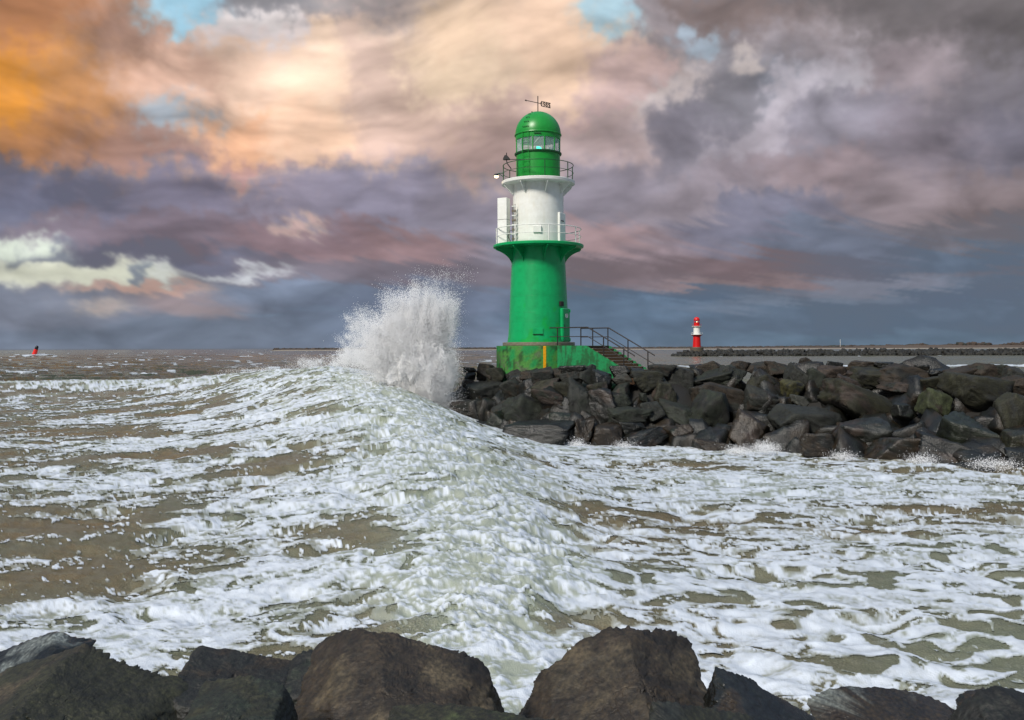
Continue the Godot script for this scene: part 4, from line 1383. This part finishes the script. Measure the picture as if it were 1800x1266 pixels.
func build_lighthouse() -> void:
	var o := 2.0
	var root := thing("green_lighthouse", Vector3(1.645, 3.04, -56.0), "green and white lighthouse with a green dome beside the breaking wave", "lighthouse")
	lighthouse(root, o, M.green, M.lantern_green, M.dark_green, M.green, false, 0.0)
	# round concrete base, painted green and stained
	var b := MB.new()
	var segs := 120
	var rows := 26
	for j in rows + 1:
		var y := lerpf(-1.2, o - 0.02, float(j) / rows)
		for i in segs + 1:
			var a := TAU * i / segs
			var e := Vector3(sin(a), 0, cos(a))
			var n1 := n_patch.get_noise_3d(sin(a) * 3.4, y * 1.3, cos(a) * 3.4)
			var n2 := n_rock.get_noise_3d(sin(a) * 6.0, y * 0.8, cos(a) * 6.0)
			var n3 := n_rock2.get_noise_3d(sin(a) * 9.0, y * 4.0, cos(a) * 9.0)
			var col := lin(72, 138, 56).lerp(lin(20, 140, 70), sst(0.0, 0.3, n1))
			col = col.lerp(lin(30, 62, 26), 0.85 * sst(0.10, 0.34, n2 + 0.4 * n3))
			col = col.lerp(lin(96, 104, 84), 0.7 * sst(0.22, 0.4, -n1 + 0.5 * n3))
			b.vert(e * 2.6 + Vector3(0, y, 0), e, col)
	for j in rows:
		for i in segs:
			var q := j * (segs + 1) + i
			b.tri(q, q + 1, q + segs + 2); b.tri(q, q + segs + 2, q + segs + 1)
	b.lathe([Vector2(2.6, o - 0.02), Vector2(2.58, o), Vector2(0.0, o)], segs, lin(70, 120, 60))
	part("round_base", b, M.concrete, root)
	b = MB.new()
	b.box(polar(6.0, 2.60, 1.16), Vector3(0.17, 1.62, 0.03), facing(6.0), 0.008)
	part("yellow_glint_strip", b, M.yellow, root)  # raised yellow strip, a warm reflection on the base put into colour
	# stairs down to the right
	var st := thing("outside_stairs", Vector3(1.645, 3.04, -56.0), "brown stairs with green side wall and iron handrails right of the green lighthouse", "stairs")
	var ang := 35.0
	var d := Vector3(cos(deg_to_rad(ang)), 0, sin(deg_to_rad(ang)))
	var p := Vector3(sin(deg_to_rad(ang)), 0, -cos(deg_to_rad(ang)))
	var w := 2.5
	var s0 := 4.2
	var rise := 0.176
	var going := 0.325
	var basis := Basis(d, Vector3.UP, -p)
	# side walls: the outline of the flight
	for side in [-1.0, 1.0]:
		var poly := PackedVector2Array([Vector2(2.2, 0.0), Vector2(s0 + 10 * going, 0.0)])
		poly.append(Vector2(s0 + 10 * going, o - 9.4 * rise))
		for k in range(9, 0, -1):
			poly.append(Vector2(s0 + (k - 0.1) * going, o - (k - 0.12) * rise - 0.045))
			poly.append(Vector2(s0 + (k - 0.55) * going, o - (k - 0.45) * rise - 0.045))
		poly.append(Vector2(s0 - 0.05, o - 0.01)); poly.append(Vector2(2.2, o - 0.01))
		b = MB.new()
		b.plate(poly, p * (w * 0.5 + 0.04) * side, d, Vector3.UP, 0.14, lin(14, 120, 62))
		# painted face in fine cells, so that drips and stains can lie on it
		var cols := 84
		var rws := 34
		var first := b.v.size()
		for i in cols + 1:
			var sx := lerpf(2.2, s0 + 10.0 * going, i / float(cols))
			var kk := (sx - s0) / going
			var topy := o - 0.012 if kk < 0.0 else o - 0.03 - rise * (floorf(kk) + sst(0.3, 0.75, kk - floorf(kk))) - 0.02
			for j in rws + 1:
				var y := lerpf(minf(0.0, topy - 0.3), topy, j / float(rws))
				var ps: Vector3 = d * sx + p * (w * 0.5 + 0.118) * side + Vector3(0, y, 0)
				var n1 := n_patch.get_noise_3d(ps.x * 2.6, ps.y * 0.9, ps.z * 2.6)
				var n2 := n_rock.get_noise_3d(ps.x * 5.0, ps.y * 0.8, ps.z * 5.0)
				var n3 := n_rock2.get_noise_3d(ps.x * 2.0, ps.y * 5.0, ps.z * 2.0)
				var col := lin(4, 138, 78).lerp(lin(16, 98, 50), sst(-0.05, 0.3, n1 + 0.3 * n3)).lerp(lin(28, 66, 34), 0.7 * sst(0.14, 0.4, n2))
				b.vert(ps, p * side, col)
		for i in cols:
			for j in rws:
				var q := first + i * (rws + 1) + j
				if side < 0.0:
					b.tri(q, q + rws + 1, q + rws + 2); b.tri(q, q + rws + 2, q + 1)
				else:
					b.tri(q, q + rws + 2, q + rws + 1); b.tri(q, q + 1, q + rws + 2)
		part("side_wall", b, M.concrete, st)
	b = MB.new()
	b.box(d * 3.2 + Vector3(0, o * 0.5 - 0.02, 0), Vector3(2.05, o, w - 0.04), basis, 0.01, lin(110, 92, 66))
	part("landing", b, M.wood, st)
	for k in 10:
		var h := o - (k + 1) * rise
		if h < 0.1: break
		b = MB.new()
		b.box(d * (s0 + (k + 0.5) * going) + Vector3(0, h * 0.5 - 0.02, 0), Vector3(going, h - 0.04, w - 0.05), basis, 0.0)
		var step := part("step", b, M.wood, st)
		b = MB.new()
		b.box(d * (s0 + (k + 0.5) * going + 0.02) + Vector3(0, h - 0.018, 0), Vector3(going + 0.03, 0.04, w - 0.03), basis, 0.008)
		part("tread", b, M.steel, step)
	var slope := Vector3(0, -rise / going, 0)
	for side in [-1.0, 1.0]:
		var off: Vector3 = p * w * 0.5 * side
		var start := 1.6 if side < 0 else 2.3
		var run := 3.0
		for lv in [1.05, 0.52]:
			b = MB.new()
			var a0: Vector3 = d * start + off + Vector3(0, o + lv, 0)
			var a1: Vector3 = d * s0 + off + Vector3(0, o + lv, 0)
			var a2: Vector3 = a1 + (d + slope) * run
			b.tube([a0, a1, a2] if lv < 1.0 else [a0, a1, a2, a2 + Vector3(0.02, -0.06, 0)], 0.036 if lv > 1 else 0.024, 8)
			var rl := part("handrail" if lv > 1 else "middle_rail", b, M.iron, st)
			rl.set_meta("label", "near iron rail" if side < 0 else "far iron rail")
		for s in [start + 0.55, s0 - 0.45, s0 + 1.05, s0 + 2.35] if side < 0 else [s0 - 1.1, s0 - 0.05, s0 + 1.3, s0 + 2.6]:
			b = MB.new()
			var hh: float = maxf(0.0, s - s0) * -rise / going
			b.tube([d * s + off + Vector3(0, o + hh - 0.25, 0), d * s + off + Vector3(0, o + hh + 1.04, 0)], 0.034, 8)
			part("rail_post", b, M.iron, st)

func build_far() -> void:
	# red lighthouse on the far breakwater
	var D := 500.0
	var rx := (1225.0 - 900.0) / 1600.0 * D
	var root := thing("red_lighthouse", Vector3(rx, 0.6, -D), "small distant red and white lighthouse across the harbour entrance", "lighthouse")
	root.scale = Vector3.ONE * 1.17
	lighthouse(root, 3.6, M.red, M.red, M.red, M.white, true, 12.0)
	var b := MB.new()
	b.lathe([Vector2(3.1, 0.0), Vector2(3.1, 3.5), Vector2(2.95, 3.6), Vector2(0.0, 3.6)], 48, lin(92, 84, 70))
	part("round_base", b, M.concrete, root)
	# the far breakwater
	b = MB.new()
	for i in 80:
		var xa := lerpf(90.0, 420.0, i / 80.0)
		var xb := lerpf(90.0, 420.0, (i + 1) / 80.0)
		b.quad(Vector3(xa, -0.5, -D + 7.0), Vector3(xb, -0.5, -D + 7.0), Vector3(xb, 2.6, -D + 1.5), Vector3(xa, 2.6, -D + 1.5), Color(0.04, 0.037, 0.03))
		b.quad(Vector3(xa, 2.6, -D + 1.5), Vector3(xb, 2.6, -D + 1.5), Vector3(xb, 2.6, -D - 3.5), Vector3(xa, 2.6, -D - 3.5), Color(0.04, 0.037, 0.03))
	var fb := part("far_breakwater_ground", b, M.rock, self)
	tag(fb, "long low dark breakwater running right from the red lighthouse", "breakwater", "", "structure")
	var mm := MultiMesh.new()
	mm.transform_format = MultiMesh.TRANSFORM_3D
	mm.use_colors = true
	mm.mesh = rock_mesh(950, Vector3(1.25, 0.95, 1.1), 5, Color(1, 1, 1), Color(1, 1, 1))
	var rng := RandomNumberGenerator.new()
	rng.seed = 31
	var n := 1300
	mm.instance_count = n
	for i in n:
		var f := rng.randf()
		var x := lerpf(88.0, 420.0, rng.randf())
		var bas := Basis.from_euler(Vector3(rng.randf() * TAU, rng.randf() * TAU, rng.randf() * TAU)).scaled(Vector3.ONE * rng.randf_range(0.7, 1.35))
		var dip := sst(88.0, 96.0, x)
		mm.set_instance_transform(i, Transform3D(bas, Vector3(x, lerpf(0.1, 2.9 * dip, f), -D + lerpf(8.0, 1.0, f))))
		var tn := rng.randf_range(0.5, 1.5)
		mm.set_instance_color(i, Color(0.042 * tn, 0.041 * tn, 0.032 * tn))
	var mi := MultiMeshInstance3D.new()
	mi.name = "far_boulders"
	mi.multimesh = mm
	mi.material_override = M.rock
	add_child(mi, true)
	tag(mi, "mass of dark boulders heaped along the far breakwater", "boulders", "", "stuff")
	# post on the far breakwater
	var pl := thing("mooring_post", Vector3((1521.0 - 900.0) / 1600.0 * D, 2.6, -D + 1.0), "small dark post standing on top of the far breakwater", "post")
	b = MB.new()
	b.lathe([Vector2(0.55, 0.0), Vector2(0.5, 0.9), Vector2(0.8, 1.0), Vector2(0.75, 1.5), Vector2(0.35, 1.75), Vector2(0.3, 2.1), Vector2(0.0, 2.15)], 12)
	part("post_body", b, M.black, pl)
	b = MB.new()
	b.lathe([Vector2(0.0, 2.1), Vector2(0.3, 2.1), Vector2(0.28, 2.4), Vector2(0.0, 2.45)], 12)
	part("post_cap", b, M.steel, pl)
	# far shore: beach, heath and winter woods
	b = MB.new()
	var S := 2300.0
	var hn := noise(61, 1.0 / 300.0, 4)
	var cols := 300
	for i in cols:
		var xs := [lerpf(-900.0, 2600.0, i / float(cols)), lerpf(-900.0, 2600.0, (i + 1) / float(cols))]
		var hts := []
		for x in xs:
			var px: float = 900.0 + x / S * 1600.0
			var hgt := sst(470.0, 500.0, px) * 4.0 + sst(1150.0, 1700.0, px) * 4.5
			hts.append(maxf(0.0, hgt * (1.0 + 0.35 * hn.get_noise_1d(x))))
		var c1 := Color(0.085, 0.062, 0.045)
		b.quad(Vector3(xs[0], -0.5, -S + 90), Vector3(xs[1], -0.5, -S + 90), Vector3(xs[1], 1.6 if hts[1] > 3 else 0.0, -S + 40), Vector3(xs[0], 1.6 if hts[0] > 3 else 0.0, -S + 40), Color(0.30, 0.26, 0.20))
		b.quad(Vector3(xs[0], 1.6 if hts[0] > 3 else 0.0, -S + 40), Vector3(xs[1], 1.6 if hts[1] > 3 else 0.0, -S + 40), Vector3(xs[1], hts[1], -S), Vector3(xs[0], hts[0], -S), c1)
	var shore := part("far_shore_ground", b, M.land, self)
	tag(shore, "low brown shore along the horizon", "shore", "", "structure")
	# woods as a mass of small crowns
	var wm := MultiMesh.new()
	wm.transform_format = MultiMesh.TRANSFORM_3D
	wm.use_colors = true
	wm.mesh = rock_mesh(960, Vector3(7.0, 4.4, 6.0), 5, Color.WHITE, Color.WHITE, [], 2.5)
	var cnt := 2600
	wm.instance_count = cnt
	for i in cnt:
		var px := lerpf(480.0, 2100.0, rng.randf())
		var x := (px - 900.0) / 1600.0 * S
		var hgt := 3.0 + 5.0 * sst(1150.0, 1700.0, px) * (0.6 + 0.8 * absf(hn.get_noise_1d(x * 2.0)))
		var tall := 0.0
		if px > 1420.0:
			tall = 5.5 * sst(0.05, 0.35, hn.get_noise_1d(x * 1.3 + 900.0)) + (6.0 if px > 1688.0 and px < 1742.0 else 0.0) + (4.5 if px > 1775.0 else 0.0)
		if px < 720.0:
			hgt = 3.2
		var far_z := rng.randf()
		var sc := rng.randf_range(0.55, 1.1)
		wm.set_instance_transform(i, Transform3D(Basis(Vector3.UP, rng.randf() * TAU).scaled(Vector3(sc, sc * (1.0 + tall * 0.08), sc)), Vector3(x, hgt * rng.randf_range(0.4, 1.0) + tall * rng.randf_range(0.2, 1.0), -S - far_z * 40.0)))
		var tn := rng.randf_range(0.7, 1.3)
		wm.set_instance_color(i, Color(0.062 * tn, 0.046 * tn, 0.036 * tn) if rng.randf() < 0.8 else Color(0.036 * tn, 0.042 * tn, 0.034 * tn))
	var wi := MultiMeshInstance3D.new()
	wi.name = "far_woods"
	wi.multimesh = wm
	wi.material_override = M.land
	add_child(wi, true)
	tag(wi, "low brown winter woods along the far shore", "woods", "", "stuff")
	# thin white mast on the shore
	var ms := thing("radio_mast", Vector3((1476.0 - 900.0) / 1600.0 * S, 3.0, -S + 5.0), "thin pale mast standing above the far shore", "mast")
	b = MB.new()
	b.tube([Vector3.ZERO, Vector3(0, 21.0, 0)], 0.5, 6)
	part("mast_pole", b, M.white, ms)
	# red buoy heeling in the swell
	var BD := 640.0
	var bx := (58.0 - 900.0) / 1600.0 * BD
	var by := thing("red_buoy", Vector3(bx, -0.6, -BD), "leaning red buoy with dark top in the open sea far left", "buoy")
	by.rotation_degrees = Vector3(0, 0, -20)
	by.scale = Vector3.ONE * 1.3
	b = MB.new()
	b.lathe([Vector2(0.0, -1.0), Vector2(1.7, -0.8), Vector2(1.9, 0.3), Vector2(1.75, 0.9), Vector2(1.1, 1.1)], 32)
	part("float", b, M.orange, by)
	b = MB.new()
	b.lathe([Vector2(1.12, 1.05), Vector2(1.0, 4.6), Vector2(0.9, 4.75), Vector2(0.0, 4.75)], 32)
	part("tower", b, M.orange, by)
	b = MB.new()
	b.lathe([Vector2(0.85, 4.75), Vector2(0.85, 5.9), Vector2(0.65, 6.5), Vector2(0.3, 6.8), Vector2(0.0, 6.85)], 24)
	part("lamp_cap", b, M.black, by)

# ------------------------------------------------------------------ spray
# bursts: bearing and height of the middle, half width and height in the same measure, number of drops, coarseness
const BURST := [
	"745 560 50 42 20000 1.0", "700 575 40 44 14000 1.0", "775 570 32 42 9000 0.9", "670 600 40 40 12000 1.0", "720 620 62 40 20000 1.1", "765 640 40 46 15000 1.0", "690 640 60 34 14000 1.0", "740 680 48 30 12000 1.0",
	"785 660 20 38 4500 0.8", "625 590 26 36 2600 0.7", "615 615 30 26 2600 0.8", "640 560 22 24 1200 0.6", "745 520 46 16 2600 0.7", "790 540 20 26 1500 0.6", "780 490 60 26 420 0.5", "700 528 30 12 1400 0.7",
	"770 700 30 16 2600 0.8", "640 632 60 16 6000 1.0", "560 640 60 10 3000 0.9", "790 715 26 20 900 0.6", "820 735 30 20 300 0.55", "842 764 16 9 900 0.4", "880 776 18 6 700 0.4", "1014 784 8 10 500 0.4", "1098 786 14 6 500 0.4", "1300 795 22 7 700 0.4", "1345 790 20 9 900 0.4", "1482 806 16 6 500 0.4", "1620 812 22 8 500 0.4", "1750 820 46 7 600 0.45", "470 652 80 6 1800 0.8",
]

func build_spray() -> void:
	var rng := RandomNumberGenerator.new()
	rng.seed = 4242
	var xf: Array[Transform3D] = []
	for s in BURST:
		var q: PackedFloat64Array = (s as String).split_floats(" ")
		var D := shoreline(q[0]).y - 0.4 if q[1] > 755.0 else 52.5 if q[0] > 655.0 else lerpf(58.0, 80.0, clampf((655.0 - q[0]) / 190.0, 0.0, 1.0))
		var m := D / 1600.0
		var mid := Vector3((q[0] - 900.0) * m, EYE.y + (612.0 - q[1]) * m, -D)
		var ext := Vector3(q[2] * m, q[3] * m, minf(q[2], q[3]) * m * 0.9 + 0.2)
		var total := int(q[4] * 3.6)
		var knots := maxi(6, total / (260 if q[4] > 2500.0 else 14))
		for k in knots:
			var v := Vector3(rng.randfn(), rng.randfn(), rng.randfn()) * 0.48
			if v.length() > 1.15:
				v = v.normalized() * rng.randf_range(0.5, 1.15)
			var kp := mid + v * ext
			# drops trail away from the foot of the burst
			var out_ := (kp - Vector3(-4.6, 1.2, -52.5)).normalized()
			var rad := 0.10 + 0.30 * rng.randf() * q[5]
			for i in total / knots:
				var e := Vector3(rng.randfn(), rng.randfn(), rng.randfn()) * rad * 0.7
				e += out_ * rad * rng.randfn() * 1.3
				var r := 0.006 + 0.013 * pow(rng.randf(), 4.0) * (0.6 + 0.6 * q[5])
				xf.append(Transform3D(Basis().scaled(Vector3.ONE * r), kp + e))
	# loose drops thrown up along the crest and the plunging front
	for k in 9000:
		var f := rng.randf() * (CREST.size() - 4)
		var i := int(f)
		var a: Array = CREST[i]
		var b: Array = CREST[i + 1]
		f -= i
		var x := lerpf(a[0], b[0], f) + rng.randfn() * 0.5
		var z := lerpf(a[1], b[1], f) + rng.randfn() * 0.5
		var y := lerpf(a[2], b[2], f) + 0.1 + absf(rng.randfn()) * 0.16
		var dd := -z
		xf.append(Transform3D(Basis().scaled(Vector3.ONE * (0.0015 + 0.00006 * dd * rng.randf_range(0.4, 1.6))), Vector3(x, y, z)))
	var mm := MultiMesh.new()
	mm.transform_format = MultiMesh.TRANSFORM_3D
	var drop := SphereMesh.new()
	drop.radius = 1.0; drop.height = 2.0
	drop.radial_segments = 6; drop.rings = 3
	mm.mesh = drop
	mm.instance_count = xf.size()
	for i in xf.size():
		mm.set_instance_transform(i, xf[i])
	# the dense body of the burst: a ragged mass of white water inside the drops
	var body_n := noise(81, 0.9, 6)
	var bb := MB.new()
	var seg := 150
	var ring := 110
	for j in ring + 1:
		var th := PI * j / ring
		for i in seg + 1:
			var a := TAU * i / seg
			var dr := Vector3(sin(th) * sin(a), cos(th), sin(th) * cos(a))
			var nn := body_n.get_noise_3d(dr.x * 3.4, dr.y * 2.2, dr.z * 3.4)
			var rr := 0.88 + 0.55 * nn + 0.07 * body_n.get_noise_3dv(dr * 14.0) + 0.20 * absf(body_n.get_noise_3dv(dr * 6.0 + Vector3(9, 9, 9)))
			bb.vert(Vector3(dr.x * 1.95, dr.y * 2.45, dr.z * 0.85) * rr, dr, Color(0.9, 0.9, 0.9))
	for j in ring:
		for i in seg:
			var o := j * (seg + 1) + i
			bb.tri(o, o + seg + 1, o + seg + 2); bb.tri(o, o + seg + 2, o + 1)
	for i in bb.n.size():
		bb.n[i] = Vector3.ZERO
	for i in range(0, bb.ix.size(), 3):
		var fn := (bb.v[bb.ix[i + 1]] - bb.v[bb.ix[i]]).cross(bb.v[bb.ix[i + 2]] - bb.v[bb.ix[i]])
		for k in 3:
			bb.n[bb.ix[i + k]] -= fn
	for i in bb.n.size():
		bb.n[i] = bb.n[i].normalized()
	var core := part("white_water", bb, M.spray, self)
	core.position = Vector3(-5.75, 4.35, -52.6)
	core.rotation.z = -0.12
	tag(core, "dense white water at the heart of the burst", "spray", "", "stuff")
	var mi := MultiMeshInstance3D.new()
	mi.name = "sea_spray"
	mi.multimesh = mm
	mi.material_override = M.spray
	add_child(mi, true)
	tag(mi, "burst of white spray where the wave hits the breakwater head", "spray", "", "stuff")
	print("drops ", xf.size())

func _ready() -> void:
	var t0 := Time.get_ticks_msec()
	# camera: eye level with the lighthouse platform, lens looking level and shifted down a little
	var cam := Camera3D.new()
	cam.name = "camera"
	cam.projection = Camera3D.PROJECTION_FRUSTUM
	cam.near = 0.1
	cam.far = 20000.0
	cam.size = 2.0 * cam.near * 633.0 / 1600.0
	cam.frustum_offset = Vector2(0.0, -21.0 / 1600.0 * cam.near)
	cam.position = EYE
	cam.rotation_degrees = Vector3(0, 0, -0.2)
	add_child(cam)
	cam.current = true
	var env := Environment.new()
	env.background_mode = Environment.BG_SKY
	var sky := Sky.new()
	var sm := PanoramaSkyMaterial.new()
	sm.panorama = build_sky()
	sm.energy_multiplier = 1.0 / EXPOSURE
	sky.sky_material = sm
	env.sky = sky
	env.tonemap_mode = Environment.TONE_MAPPER_LINEAR
	env.tonemap_exposure = EXPOSURE
	env.sdfgi_enabled = true
	env.ssao_enabled = true
	env.ssil_enabled = true
	var we := WorldEnvironment.new()
	we.name = "world_environment"
	we.environment = env
	add_child(we)
	var sun := DirectionalLight3D.new()
	sun.name = "sun"
	sun.light_energy = 0.6
	sun.light_color = Color(1.0, 0.97, 0.93)
	sun.light_angular_distance = 14.0
	sun.shadow_enabled = true
	sun.rotation_degrees = Vector3(-40, -38, 0)
	add_child(sun)
	print("sky ", Time.get_ticks_msec() - t0)
	materials()
	n_rock = noise(71, 0.9, 5)
	n_rock2 = noise(72, 1.6, 4)
	n_patch = noise(73, 0.8, 4)
	n_break = noise(74, 1.0, 1, FastNoiseLite.TYPE_CELLULAR)
	n_break.cellular_return_type = FastNoiseLite.RETURN_CELL_VALUE
	build_sea()
	print("sea ", Time.get_ticks_msec() - t0)
	build_breakwater()
	build_bank()
	print("rocks ", Time.get_ticks_msec() - t0)
	build_lighthouse()
	build_far()
	build_spray()
	print("all ", Time.get_ticks_msec() - t0)
